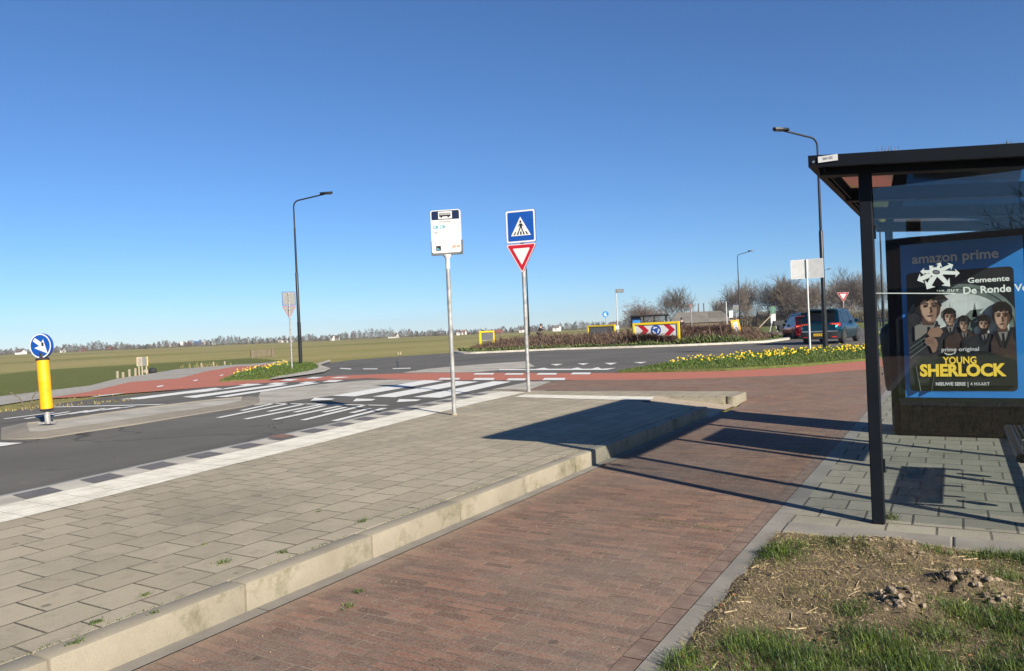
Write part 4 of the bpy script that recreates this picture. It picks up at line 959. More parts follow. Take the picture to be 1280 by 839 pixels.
# ------------------------------------------------------------------ cars
def lerp_tab(tab, y):
    for a, b in zip(tab, tab[1:]):
        if a[0] <= y <= b[0]:
            t = (y - a[0]) / (b[0] - a[0]); return [a[i] + (b[i] - a[i]) * t for i in range(1, len(a))]
    return list(tab[-1][1:] if y > tab[-1][0] else tab[0][1:])
def car(name, label, loc, rz, paint, L, W, H, suv=True, scale=1.0, detail=True):
    """rear of the car at -y; lower body and cabin are lofted separately"""
    t = thing(name, label, 'car', loc, rz, 'cars leaving the roundabout'); t.scale = (scale,) * 3
    h = L / 2; w = W / 2; belt = H * (.60 if suv else .60); clr = .2 if suv else .16
    # y, half width, deck height, floor height
    tab = [(-h, w * .80, belt - .10, clr + .22), (-h + .06, w * .93, belt + .02, clr + .1), (-h + .25, w * .985, belt + .05, clr + .03), (-h * .4, w, belt, clr), (h * .25, w, belt - .02, clr), (h * .5, w * .99, belt - .06, clr), (h - .35, w * .95, belt - .2, clr + .03), (h - .08, w * .82, belt - .3, clr + .08), (h, w * .66, belt - .42, clr + .16)]
    rows = []
    for i in range(25):
        y = -h + L * i / 24; hw, top, bot = lerp_tab(tab, y)
        prof = [(hw * .80, bot), (hw * .94, bot + .07), (hw * .985, bot + .25), (hw, (bot + top) / 2 + .04), (hw * .985, top - .10), (hw * .93, top - .02), (hw * .80, top + .015), (0, top + .03)]
        rows.append([(x, y, z) for x, z in prof] + [(-x, y, z) for x, z in prof[-2::-1]])
    m = MB().grid(rows); n = len(rows[0]); m.f.append(tuple(range(n))); m.f.append(tuple(range(24 * n, 25 * n))[::-1])
    for i in range(24): m.f.append((i * n, (i + 1) * n, (i + 1) * n + n - 1, i * n + n - 1))
    body = m.build('body', paint, t, smooth=38)
    # cabin
    y0, y1, y2, y3 = (-h + .10, -h + .55, h * .08, h * .52) if suv else (-h + .18, -h + .95, h * .0, h * .50)
    bz = belt - .02
    def cab(y):
        if y < y1: k = (y - y0) / (y1 - y0); z = bz + (H - .05 - bz) * (k ** .8)
        elif y < y2: k = (y - y1) / (y2 - y1); z = H - .05 + .05 * math.sin(math.pi * (k * .8 + .2))
        else: k = (y - y2) / (y3 - y2); z = H - (H - bz) * k ** 1.25
        return max(z, bz + .001)
    rows = []; st = [y0 + (y3 - y0) * i / 26 for i in range(27)]
    def side(y, z):
        k = (z - bz) / (H - bz); return w * (.935 - .20 * k)
    for y in st:
        z = cab(y); q = [(side(y, bz), bz - .03), (side(y, bz + (z - bz) * .5), bz + (z - bz) * .5), (side(y, z), z - .03 * (z > bz + .06)), (side(y, z) * .82, z), (0, z + .012)]
        rows.append([(x, y, zz) for x, zz in q] + [(-x, y, zz) for x, zz in q[-2::-1]])
    cb = MB().grid(rows).build('cabin', paint, t, smooth=40)
    G_ = X['car_glass']
    # side windows follow the cabin surface a few millimetres proud
    for s in (-1, 1):
        for a, b in ((y1 - .22, y1 + .30), (y1 + .36, y2 - .28), (y2 - .20, y2 + (y3 - y2) * .62)):
            rr = []
            for i in range(6):
                y = a + (b - a) * i / 5; z1 = max(bz + .03, cab(y) - .085); z0 = bz + .03
                rr.append([(s * (side(y, z) + .006), y, z) for z in (z0, (z0 + z1) / 2, z1)])
            MB().grid(rr).build('side_window', G_, t)
    def tilted(name, ya, yb, wk, z_in, mat, off):
        rr = []
        for i in range(7):
            y = ya + (yb - ya) * i / 6; z = cab(y)
            rr.append([(u * side(y, z) * wk, y + off[0], z + off[1] + .012 * (1 - u * u)) for u in (-1, -.5, 0, .5, 1)])
        return MB().grid(rr).build(name, mat, t)
    tilted('rear_window', y0 + .05, y1 - .05, .80, 0, G_, (-.008, .008)); tilted('windscreen', y2 + .06, y3 - .06, .84, 0, G_, (.01, .012))
    sp = MB(); sp.prism([(-w * .66, y1 - .22), (w * .66, y1 - .22), (w * .7, y1 + .1), (-w * .7, y1 + .1)], H - .045, H + .005); sp.build('spoiler', paint, t)
    # rear trim
    def rear(x, z, d=0.):
        k = abs(x) / w; return -h - .012 - d + .30 * max(0, k - .55) ** 1.6 + (.06 if z > belt - .1 else 0)
    def patch(name, x0, x1, z0, z1, mat, d=.004, nx=8, par=None):
        rr = []
        for i in range(nx + 1):
            x = x0 + (x1 - x0) * i / nx; y = rear(x, (z0 + z1) / 2, d)
            rr.append([(x, y, z0), (x, y, z1), (x, y + .10, z1), (x, y + .10, z0)])
        m = MB().grid(rr, close=True); k = 4 * nx; m.f += [(0, 1, 2, 3), (k, k + 1, k + 2, k + 3)]
        return m.build(name, X[mat] if isinstance(mat, str) else mat, par or t)
    patch('tailgate_panel', -w * .74, w * .74, clr + .42, belt - .14, paint, .0)
    patch('bumper', -w * .96, w * .96, clr + .06, clr + .36, 'trim' if suv else paint, .035, 14)
    if suv:
        patch('chrome_strip', -w * .86, w * .86, clr + .372, clr + .43, 'chrome', .04, 14)
        patch('light_band', -w * .74, w * .74, belt - .12, belt - .02, 'trim', .012)
    for s in (-1, 1):
        a, b = sorted((s * w * .52, s * w * .95))
        tl = patch('tail_lamp', a, b, belt - .16, belt + .0, 'tail', .02)
        for k in range(3):
            x = s * w * (.60 + .12 * k); a, b = sorted((x, x + s * .055))
            patch('lamp_claw', a, b, belt - .10, belt - .045, 'tail_amber', .032, 1, tl)
        MB().box((s * (w + .08), h * .28, belt + .06), (.2, .1, .15), None, .03).build('mirror', paint if suv else X['trim'], t)
        patch('reflector', s * w * .7 - .1, s * w * .7 + .1, clr + .12, clr + .16, 'tail', .04, 1)
    p = patch('number_plate', -.26, .26, clr + .19, clr + .30, 'plate', .05, 1)
    for x in (-.19, -.11, -.03, .05, .13, .2): patch('plate_character', x - .02, x + .02, clr + .215, clr + .275, 'sign_black', .053, 1, p)
    for y in (-h + .82, h - .86):
        for s in (-1, 1):
            r = .355 if suv else .315; M = T(s * (w - .13), y, r) @ Matrix.Rotation(R(90), 4, 'Y')
            a = MB().lathe([(r * .9, -.12), (r, -.09), (r, .09), (r * .9, .12), (r * .62, .121)], 24, M).build('wheel', X['rubber'], t, smooth=40)
            d = MB(); d.lathe([(r * .60, s * .10), (r * .60, s * .112), (r * .54, s * .112)], 20, M)
            for k in range(5): d.box((0, r * .30, s * .122), (.07, r * .56, .02), M @ RZ(72 * k))
            d.lathe([(.06, s * .118), (.06, s * .135)], 12, M); d.build('rim', X['rim'], a)
            ar = MB()
            rr = [[(s * (w * .985 + .012), y + q * math.cos(R(u)), r + q * math.sin(R(u))) for q in (r + .015, r + .085)] for u in range(-15, 200, 12)]
            ar.grid(rr).build('wheel_arch', X['trim'] if suv else paint, t)
    if suv:
        for s in (-1, 1): MB().tube([(s * w * .66, y1 + .1, H - .02), (s * w * .68, y1 + .2, H + .03), (s * w * .68, y2 - .3, H + .03), (s * w * .66, y2, H)], .016, 6).build('roof_rail', X['trim'], t)
    MB().box((0, -h * .1, H + .03), (.03, .12, .06)).build('aerial', X['trim'], t)
    return t
cx_, cy_ = (-6.005, 41.904)
car('suv_car', 'teal blue sport utility car with yellow number plate driving away between two poles', (cx_ + .05, cy_ + 2.4, .004), -6, X['teal_paint'], 4.45, 1.84, 1.63, True, 1.13)
cx_, cy_ = (-9.19, 53.94)
car('hatchback_car', 'dark red hatchback with red tail lamp half hidden behind the teal car', (cx_ - .35, cy_ + 2, .004), 24, X['red_paint'], 4.2, 1.76, 1.47, False, 1.05)
cx_, cy_ = (-10.7, 63.53)
car('estate_car', 'black car in front of the red hatchback, only its dark roof visible above it', (cx_ - .6, cy_ + 3.2, .004), 30, X['black_paint'], 4.6, 1.82, 1.66, True, 1.12)

# ------------------------------------------------------------------ people on bicycles beyond the roundabout
def skin_body(name, joints, edges, mat, parent, sub=1):
    me = bpy.data.meshes.new(name); me.from_pydata([j[0] for j in joints], edges, [])
    o = bpy.data.objects.new(name, me); col.objects.link(o)
    o.modifiers.new('skin', 'SKIN'); o.modifiers.new('sub', 'SUBSURF').levels = sub
    for i, j in enumerate(joints):
        v = me.skin_vertices[0].data[i]; v.radius = j[1] if isinstance(j[1], tuple) else (j[1], j[1]); v.use_root = i == 0
    dg = bpy.context.evaluated_depsgraph_get(); m2 = bpy.data.meshes.new_from_object(o.evaluated_get(dg)); bpy.data.objects.remove(o)
    m2.materials.clear(); m2.materials.append(mat); m2.polygons.foreach_set('use_smooth', [True] * len(m2.polygons)); m2.name = name
    o = bpy.data.objects.new(name, m2); col.objects.link(o); o.parent = parent; return o
def bicycle(loc, rz, label):
    t = thing('bicycle', label, 'bicycle', loc, rz, 'bicycles ridden past the roundabout'); K = X['black']
    for y in (-.53, .53):
        M = T(0, y, .34) @ Matrix.Rotation(R(90), 4, 'Y'); w = MB()
        w.grid([[((.33 + .018 * math.cos(a)) * math.cos(b), (.33 + .018 * math.cos(a)) * math.sin(b), .018 * math.sin(a)) for a in (0, 1.57, 3.14, 4.71)] for b in [2 * math.pi * k / 24 for k in range(25)]], M, close=True)
        wh = w.build('wheel', X['rubber'], t); s = MB()
        for k in range(10): s.tube([(0, 0, 0), (.32 * math.cos(k * .628), .32 * math.sin(k * .628), 0)], .002, 3, M)
        s.tube([(0, 0, -.05), (0, 0, .05)], .025, 8, M); s.build('spokes', X['chrome'], wh)
    f = MB()
    for a, b in (((0, -.53, .34), (0, -.15, .30)), ((0, -.15, .30), (0, -.30, .88)), ((0, -.53, .34), (0, -.27, .78)), ((0, -.15, .30), (0, .33, .72)), ((0, -.26, .74), (0, .32, .82)), ((0, .30, .95), (0, .40, .62)), ((0, .40, .62), (0, .53, .34))): f.tube([a, b], .018, 8)
    f.build('frame', K, t)
    MB().tube([(-.28, .12, 1.06), (-.2, .28, 1.05), (0, .31, 1.0), (.2, .28, 1.05), (.28, .12, 1.06)], .014, 8).build('handlebar', K, t)
    MB().ball((0, -.33, .93), (.09, .14, .045)).build('saddle', K, t)
    c = MB()
    for s in (-1, 1): c.tube([(0, -.15, .30), (s * .09, -.15, .30), (s * .09, -.15 + .1 * s, .30 - .12 * s), (s * .17, -.15 + .1 * s, .30 - .12 * s)], .012, 6)
    c.build('crank', X['chrome'], t); return t
def rider(loc, rz, label, lean, hood=False, foot=True, s=1.0):
    """adult sitting on a saddle, hands on the bars"""
    t = thing('person', label, 'person', loc, rz, 'people in dark clothes beyond the roundabout'); t.scale = (s,) * 3
    ny, nz = -.28 + math.sin(R(lean)) * .52, .98 + math.cos(R(lean)) * .52
    hy, hz = ny + math.sin(R(lean * .6)) * .22, nz + .21
    J = [((0, -.30, .97), (.13, .11)), ((0, (ny - .30) / 2, (nz + .97) / 2), (.14, .10)), ((0, ny, nz), (.12, .08)), ((0, (ny + hy) / 2, nz + .10), .055), ((0, hy, hz), (.08, .095)), ((0, hy + .01, hz + .09), (.07, .08))]
    E = [(0, 1), (1, 2), (2, 3), (3, 4), (4, 5)]
    for sd in (-1, 1):
        n = len(J); fy, fz = -.15 + .1 * sd, .33 - .12 * sd
        J += [((sd * .19, ny, nz - .03), .06), ((sd * .26, ny + .12, nz - .30), .045), ((sd * .25, .10, 1.10), .033), ((sd * .25, .17, 1.07), .035)]
        E += [(2, n), (n, n + 1), (n + 1, n + 2), (n + 2, n + 3)]
        n = len(J)
        J += [((sd * .10, -.27, .92), .085), ((sd * .12, .06, .74 - .10 * sd), .06), ((sd * .13, fy - .05, fz + .08), .042), ((sd * .13, fy + .12, fz + .03), .036)]
        E += [(0, n), (n, n + 1), (n + 1, n + 2), (n + 2, n + 3)]
    skin_body('body', J, E, X['skin'], t, 1)
    def fat(idx, k, ed, nm, mat):
        q = [((J[i][0]), tuple(r * k for r in (J[i][1] if isinstance(J[i][1], tuple) else (J[i][1], J[i][1])))) for i in idx]
        return skin_body(nm, q, ed, mat, t, 1)
    fat([0, 1, 2, 6, 7, 8, 14, 15, 16], 1.22, [(0, 1), (1, 2), (2, 3), (3, 4), (4, 5), (2, 6), (6, 7), (7, 8)], 'coat', X['coat'])
    fat([0, 10, 11, 12, 13, 18, 19, 20, 21], 1.15, [(0, 1), (1, 2), (2, 3), (3, 4), (0, 5), (5, 6), (6, 7), (7, 8)], 'trousers', X['coat'])
    hm = MB(); hm.ball((0, hy - .025, hz + .055), (.105, .115, .125), n=14, k=10); hm.build('hood' if hood else 'hair', X['coat' if hood else 'hair'], t, smooth=180)
    f = MB()
    f.ball((0, hy + .105, hz + .0), (.018, .025, .03), n=8, k=6)
    for sd in (-1, 1): f.ball((sd * .032, hy + .09, hz + .035), (.012, .01, .008), n=6, k=4)
    f.build('face', X['skin'], t, smooth=180); return t
p1 = (-37.95, 69.36); p2 = (-25.71, 79.02)
bicycle((*p1, 0), -78, 'bicycle under the leaning rider, hidden by the brown shrubs left of centre')
rider((*p1, 0), -78, 'person in a dark jacket leaning forward on a bicycle behind the shrubs left of centre', 30, s=1.12)
bicycle((*p2, 0), 8, 'bicycle under the upright rider, hidden by shrubs right of the red arrow board')
rider((*p2, 0), 8, 'person in a dark hooded coat riding upright just right of the red arrow board', 8, True, s=1.08)
ga, gb2 = (-10.04, 101.23), (-6.03, 98.97)
t = thing('guard_rail', 'low grey guard rail behind far daffodils, between the shelter post and the poster', 'guard rail', (*ga, 0), math.degrees(math.atan2(gb2[1] - ga[1], gb2[0] - ga[0])))
gl_ = math.hypot(gb2[0] - ga[0], gb2[1] - ga[1])
MB().box((gl_ / 2, 0, .72), (gl_, .06, .28), None, .02).build('rail', X['galv'], t)
for k in range(5): MB().box((.2 + k * (gl_ - .4) / 4, .08, .36), (.1, .1, .72)).build('rail_post', X['trim'], t)
# one standing figure by the boards
px_, py_ = (-25.28, 97.93)
t = thing('person', 'person in dark clothes standing just left of the leaning yellow board', 'person', (px_, py_, 0), 20, 'people in dark clothes beyond the roundabout')
J = [((0, 0, .95), (.14, .10)), ((0, 0, 1.2), (.14, .10)), ((0, .0, 1.42), (.13, .085)), ((0, .01, 1.53), .055), ((0, .03, 1.64), (.08, .09)), ((0, .035, 1.73), (.07, .08))]
E_ = [(0, 1), (1, 2), (2, 3), (3, 4), (4, 5)]
for sd in (-1, 1):
    n = len(J); J += [((sd * .2, 0, 1.40), .06), ((sd * .27, -.02, 1.12), .045), ((sd * .28, .05, .86), .033), ((sd * .28, .07, .77), .035), ((sd * .10, 0, .88), .085), ((sd * .11, .02, .48), .058), ((sd * .12, -.01, .09), .042), ((sd * .13, .13, .04), .036)]
    E_ += [(2, n), (n, n + 1), (n + 1, n + 2), (n + 2, n + 3), (0, n + 4), (n + 4, n + 5), (n + 5, n + 6), (n + 6, n + 7)]
skin_body('body', J, E_, X['skin'], t)
def fat2(idx, k, ed, nm):
    return skin_body(nm, [(J[i][0], tuple(r * k for r in (J[i][1] if isinstance(J[i][1], tuple) else (J[i][1],) * 2))) for i in idx], ed, X['coat'], t)
fat2([0, 1, 2, 6, 7, 8, 14, 15, 16], 1.25, [(0, 1), (1, 2), (2, 3), (3, 4), (4, 5), (2, 6), (6, 7), (7, 8)], 'coat')
fat2([0, 10, 11, 12, 13, 18, 19, 20, 21], 1.18, [(0, 1), (1, 2), (2, 3), (3, 4), (0, 5), (5, 6), (6, 7), (7, 8)], 'trousers')
MB().ball((0, .01, 1.71), (.105, .115, .12), n=14, k=10).build('hair', X['hair'], t, smooth=180)

# ------------------------------------------------------------------ boards on the roundabout
def chevron_board(a, b, top, label, bottom=.55):
    """yellow frame with a board between two posts standing at a (left) and b (right, seen from the front)"""
    dx, dy = b[0] - a[0], b[1] - a[1]; w = math.hypot(dx, dy); rz = math.degrees(math.atan2(dy, dx))
    t = thing('chevron_board', label, 'roundabout sign', ((a[0] + b[0]) / 2, (a[1] + b[1]) / 2, .1), rz, 'yellow framed arrow boards on the roundabout')
    h = w / 2; z0, z1 = bottom, top - .1
    m = MB(); tw = .15
    m.box((-h, 0, (top - .1) / 2), (tw, .16, top - .1), None, .015); m.box((h, 0, (top - .1) / 2), (tw, .16, top - .1), None, .015); m.box((0, 0, top - tw / 2 - .1 + .1), (w + tw, .158, tw), None, .015)
    m.build('frame', X['frame_yellow'], t)
    i0, i1 = -h + tw / 2, h - tw / 2; z1 = top - tw
    bd = MB().box((0, 0, (z0 + z1) / 2), (i1 - i0, .04, z1 - z0)).build('board', X['sign_white'], t)
    MB().box((0, .0225, (z0 + z1) / 2), (i1 - i0 - .04, .004, z1 - z0 - .04)).build('board_back', X['sign_grey'], bd)
    M = T(0, -.0202, 0) @ FRONT; zc = (z0 + z1) / 2; hh = (z1 - z0) / 2 - .02
    for c in (-w * .285, w * .30):
        MB().prism([(c - .42, zc + hh), (c + .0, zc + hh), (c + .40, zc), (c + .0, zc - hh), (c - .42, zc - hh), (c - .02, zc)][::-1], 0, .002, M).build('red_chevron', X['sign_red'], bd)
    dr = hh * .98
    d = MB().prism(ell(0, zc, dr, dr, 32), 0, .003, M).build('blue_disc', X['sign_blue'], bd)
    m = MB()
    for k in range(3):
        a0 = 60 + 120 * k
        ou = [(dr * .66 * math.cos(R(a0 + u)), zc + dr * .66 * math.sin(R(a0 + u))) for u in range(0, 66, 11)]; inn = [(dr * .42 * math.cos(R(a0 + u)), zc + dr * .42 * math.sin(R(a0 + u))) for u in range(0, 66, 11)]
        e = R(a0 + 55); m.prism(ou + inn[::-1], 0, .0045, M)
        c_, s_ = math.cos(e), math.sin(e); tx, ty = -s_, c_
        m.prism([(dr * .82 * c_, zc + dr * .82 * s_), (dr * .54 * c_ + tx * dr * .40, zc + dr * .54 * s_ + ty * dr * .40), (dr * .26 * c_, zc + dr * .26 * s_)], 0, .005, M)
    m.build('circling_arrows', X['sign_white'], d)
    return t
chevron_board((-18.72, 47.3), (-15.62, 47.25), 1.52 - .05, 'yellow framed board facing us with red chevrons and a blue circling arrows disc')
a_, b_ = (-36.33, 55.17), (-36.72, 57.97)
chevron_board(b_, a_, 1.5 - .1, 'grey back of a yellow framed board at the far left end of the roundabout shrubs', .55)
a_, b_ = (-31.51, 67.39), (-28.47, 66.88)
chevron_board(b_, a_, 1.58 - .1, 'grey back of a yellow framed board among the shrubs below the small round blue sign', .5)

def post_sign(name, label, cat, loc, rz, build, h, pole='galv', r=.035):
    t = thing(name, label, cat, loc, rz); MB().tube([(0, .04, 0), (0, .04, h)], r, 10).build('pole', X[pole], t, smooth=40); build(t); return t
dp = (-31.6, 72.0); hc = 2.7
def bl(t):
    d = MB().prism(ell(0, hc, .33, .33, 28), -.012, .012, FRONT).build('disc', X['sky_blue'], t)
    MB().prism([(-.2, hc - .02), (-.04, hc + .17), (.1, hc + .17), (.0, hc + .03), (.2, hc - .2), (-.05, hc - .22), (-.1, hc - .08)], 0, .003, T(0, -.0122, 0) @ FRONT).build('white_symbol', X['sign_white'], d)
post_sign('round_sign', 'small round light blue sign on a thin pole beyond the roundabout shrubs', 'road sign', (*dp, 0), 25, bl, hc + .1)
dp = (-28.2, 67.04); hc = 4.99
def nb(t):
    b = MB().box((.36, 0, hc - .18), (.72, .07, .36), None, .01).build('name_board', X['sign_grey'], t)
    MB().box((.33, -.037, hc - .18), (.66, .006, .34)).build('dark_face', X['grey_print'], b)
    m = MB()
    for i in range(5): m.box((.12 + .1 * i, -.042, hc - .18 + .03 * (-1) ** i), (.04, .004, .05))
    m.build('print', X['sign_backwhite'], b)
post_sign('name_sign', 'small rectangular name board on top of a tall thin pole left of the bare trees', 'sign', (*dp, 0), 28, nb, hc, 'sign_backwhite', .05)

# far bus shelter
fx, fy = (-30.51, 81.97)
t = thing('bus_shelter', 'small black bus shelter with a blue poster standing behind the red arrow board', 'bus shelter', (fx, fy, 0), 24)
ft = 2.51
MB().box((0, 0, ft - .08), (4.3, 1.7, .16), None, .02).build('roof_frame', SB, t)
for x in (-2.0, -.6, .6, 1.9):
    MB().box((x, .7, ft / 2 - .08), (.1, .1, ft - .16)).build('post', SB, t)
MB().box((-2.0, -.7, ft / 2 - .08), (.1, .1, ft - .16)).build('post', SB, t); MB().box((1.9, -.7, ft / 2 - .08), (.09, .09, ft - .16)).build('post', SB, t)
for x in (-1.3, 0, 1.25): MB().box((x, .7, 1.3), (1.2, .01, 1.9)).build('back_glass', X['glass'], t)
d = MB().box((-1.55, -.2, 1.2), (1.1, .14, 2.3), RZ(0), .01).build('display_case', X['box_black'], t)
MB().box((-1.55, -.276, 1.35), (.98, .008, 1.65)).build('poster', X['poster_blue'], d)
MB().box((.6, .45, .48), (2.4, .35, .05)).build('bench', X['black'], t)

# leaning yellow board, banner, notice boards
bx, by = (-15.7, 62.87)
t = thing('advertising_board', 'yellow board with a white printed sheet leaning to the left next to a street lamp', 'board', (bx, by, .1), 22)
t.rotation_euler = (R(-8), R(-9), R(24))
ah = 1.57 - .15
MB().box((-.27, 0, ah / 2), (.14, .05, ah), None, .01).build('leg', X['yellow'], t); MB().box((.27, 0, ah / 2), (.14, .05, ah), None, .01).build('leg', X['yellow'], t)
b = MB().box((0, 0, ah * .63), (.42, .04, ah * .74)).build('board', X['yellow'], t)
s = MB().box((0, -.024, ah * .58), (.34, .008, ah * .60)).build('white_sheet', X['sign_white'], b)
m = MB()
for i in range(5): m.box((rnd.uniform(-.05, .05), -.030, ah * (.36 + .1 * i)), (.2, .004, .05))
m.build('print', X['sign_blue'], s)
bx, by = (-17.82, 87.25)
bh = 2.87
t = thing('banner', 'narrow upright board, dark green above and white below, on splayed white legs', 'banner', (bx, by, 0), 20)
g_ = MB().box((0, 0, bh - .42), (.56, .05, .84), None, .01).build('green_panel', X['banner_green'], t)
MB().prism([(-.05, bh - .75), (.06, bh - .7), (.17, bh - .12), (.05, bh - .25)], 0, .003, T(0, -.0252, 0) @ FRONT).build('pale_leaf', X['teal_print'], g_)
MB().box((0, -.01, bh - 1.38), (.54, .05, 1.05), None, .01).build('white_panel', X['sign_white'], t)
for s in (-1, 1): MB().tube([(s * .14, .02, bh - 1.8), (s * .42, .1, 0)], .035, 8).build('leg', X['white'], t)
MB().box((0, .02, bh / 2 + .3), (.06, .03, bh - .6)).build('pole', X['white'], t)
bx, by = (-19.72, 86.11)
m = MB().tube([(0, 0, .0), (1.0, .4, 1.0), (1.98, .8, 2.0)], [.075, .07, .06], 10)
o = m.build('wooden_pole', X['pale_wood'], smooth=40); o.location = (bx, by, 0); o.rotation_euler = (0, 0, R(8))
tag(o, 'pale wooden pole standing slanted in the grass left of the green and white banner', 'pole')
MB().box((0, 0, .06), (.3, .3, .12), None, .02).build('foot', X['pale_wood'], o)
bx, by = (-16.75, 85.55)
t = thing('cart', 'low black cart with one pale spoked wheel left of the red car', 'cart', (bx, by, 0), 24)
MB().box((0, 0, .95), (1.5, .7, .55), None, .05).build('box', X['trim'], t); MB().box((.1, 0, .4), (.9, .5, .5), None, .03).build('undercarriage', X['rubber'], t)
for s in (-1, 1):
    M = T(.15, s * .4, .38) @ Matrix.Rotation(R(90), 4, 'X')
    w_ = MB().lathe([(.30, -.05), (.38, -.04), (.38, .04), (.30, .05)], 20, M).build('wheel', X['rubber'], t); d = MB()
    for k in range(8): d.tube([(0, 0, 0), (.3 * math.cos(k * .785), .3 * math.sin(k * .785), 0)], .022, 5, M)
    d.build('spokes', X['rim'], w_)
MB().tube([(-.7, .2, .7), (-.85, .2, 0)], .04, 8).build('leg', X['trim'], t)
bx, by = (-26.48, 105.37)
def pb(z0, z1, hw, mat, nm):
    return lambda t: MB().box((0, 0, (z0 + z1) / 2), (2 * hw, .05, z1 - z0), None, .01).build(nm, X[mat], t)
zt, zb = 3.83, 2.93
def pbl(t):
    b = MB().box((0, 0, (zt + zb) / 2), (.8, .05, zt - zb), None, .01).build('board', X['sign_grey'], t); MB().box((0, -.03, zt - .1), (.8, .02, .2)).build('dark_head', X['navy'], b)
post_sign('panel_sign', 'grey blue panel sign with dark top edge left of the street lamp by the barn', 'sign', (bx, by, 0), 26, pbl, zt)
bx, by = (-26.58, 102.98)
zt, zb = 2.82, 1.89
def pbn(t):
    b = MB().box((0, 0, (zt + zb) / 2), (.5, .05, zt - zb), None, .01).build('board', X['house_white'], t)
    m = MB()
    for i in range(4): m.box((.05 * (-1) ** i, -.028, zb + .15 + i * .18), (.22, .006, .07))
    m.build('print', X['grey_print'], b)
post_sign('notice_board', 'small off-white notice board with dark marks on a pole right of the barn', 'sign', (bx, by, 0), 26, pbn, zt)
bx, by = (-28.69, 108.71)
o = MB().tube([(0, 0, 0), (0, 0, 4.27)], [.09, .07], 10).build('pale_post', X['sign_backwhite'], smooth=40); o.location = (bx, by, 0)
tag(o, 'pale upright post in front of the right end of the barn roof', 'post')

# ------------------------------------------------------------------ barn and buildings far off
def house(loc, rz, w, d, hw, hr, wall, roof, label, name='house', hip=False, win=True, cat='house'):
    t = thing(name, label, cat, loc, rz)
    a, b = w / 2, d / 2
    m = MB(); m.add([(-a, -b, 0), (a, -b, 0), (a, b, 0), (-a, b, 0), (-a, -b, hw), (a, -b, hw), (a, b, hw), (-a, b, hw), (-a, 0, hr - .05), (a, 0, hr - .05)], [(0, 1, 5, 4), (2, 3, 7, 6), (1, 2, 6, 9, 5), (3, 0, 4, 8, 7)])
    m.build('wall', X[wall], t)
    e = .25; k = (hr - hw) / b; r = MB()
    i = a * .25 if hip else -e
    for s in (-1, 1):
        v = [(-a - e, s * (b + e), hw - e * k), (a + e, s * (b + e), hw - e * k), (a - i, 0, hr), (-a + i, 0, hr)]
        r.add(v + [(x, y, z - .12) for x, y, z in v], [(0, 1, 2, 3), (4, 7, 6, 5), (0, 4, 5, 1), (1, 5, 6, 2), (2, 6, 7, 3), (3, 7, 4, 0)])
    if hip:
        for s in (-1, 1): r.add([(s * (a + e), -b - e, hw - e * k), (s * (a + e), b + e, hw - e * k), (s * (a - i), 0, hr)], [(0, 1, 2)])
    rf = r.build('roof', X[roof], t)
    if win:
        nx = max(1, int(w // 3))
        for j in range(nx):
            x = -a + w * (j + .5) / nx; f = MB().box((x, -b - .02, hw * .55), (1.0, .08, hw * .4)).build('window', X['house_white'], t)
            MB().box((x, -b - .05, hw * .55), (.85, .06, hw * .34)).build('pane', X['window'], f)
        MB().box((a * .5, 0, hr + .2), (.5, .5, 1.0)).build('chimney', X['house_brick'], rf)
    return t
bx, by = (-44.63, 148.12)
rh = 3.56; eh = 1.57
bn_ = house((bx, by, 0), 20, 11.5, 11, eh, rh, 'dark_wood', 'roof_grey', 'low barn with a long grey sheet roof behind the roundabout shrubs', 'barn', True, False, 'barn')
o = sheet('moss_patch', [(0, 0), (3.6, 0), (3.1, 1), (.2, 1)], 0, X['roof_dark'])
k_ = (rh - eh) / 5.5; me = o.data
for v in me.vertices: v.co = Vector((1.6 + v.co.x * .9, -3.9 + v.co.y * 3.2, eh + (5.5 - 3.9 + v.co.y * 3.2) * k_ + .03))
o.parent = bn_
for i, (px, D_, top, lab) in enumerate((((-49.09, 162.93), 0, 5.66, 'dark thin post sticking up behind the left part of the barn ridge'), ((-48.1, 163.53), 0, 5.61, 'dark thin post sticking up behind the middle of the barn ridge'), ((-45.51, 165.08), 0, 5.84, 'dark thin post sticking up behind the right part of the barn ridge'))):
    o = MB().tube([(0, 0, 0), (0, 0, top)], [.16, .12], 8).build('mast', X['roof_dark'], smooth=40); o.location = (*px, 0); tag(o, lab, 'post', 'posts behind the barn')
bx, by = (-33.54, 180.41)
house((bx, by, 0), 20, 13, 10, 1.25, 3.29, 'house_brick', 'roof_dark', 'long low building with a dark roof behind the banner and the bare trees', 'farm_building', False, False, 'building')
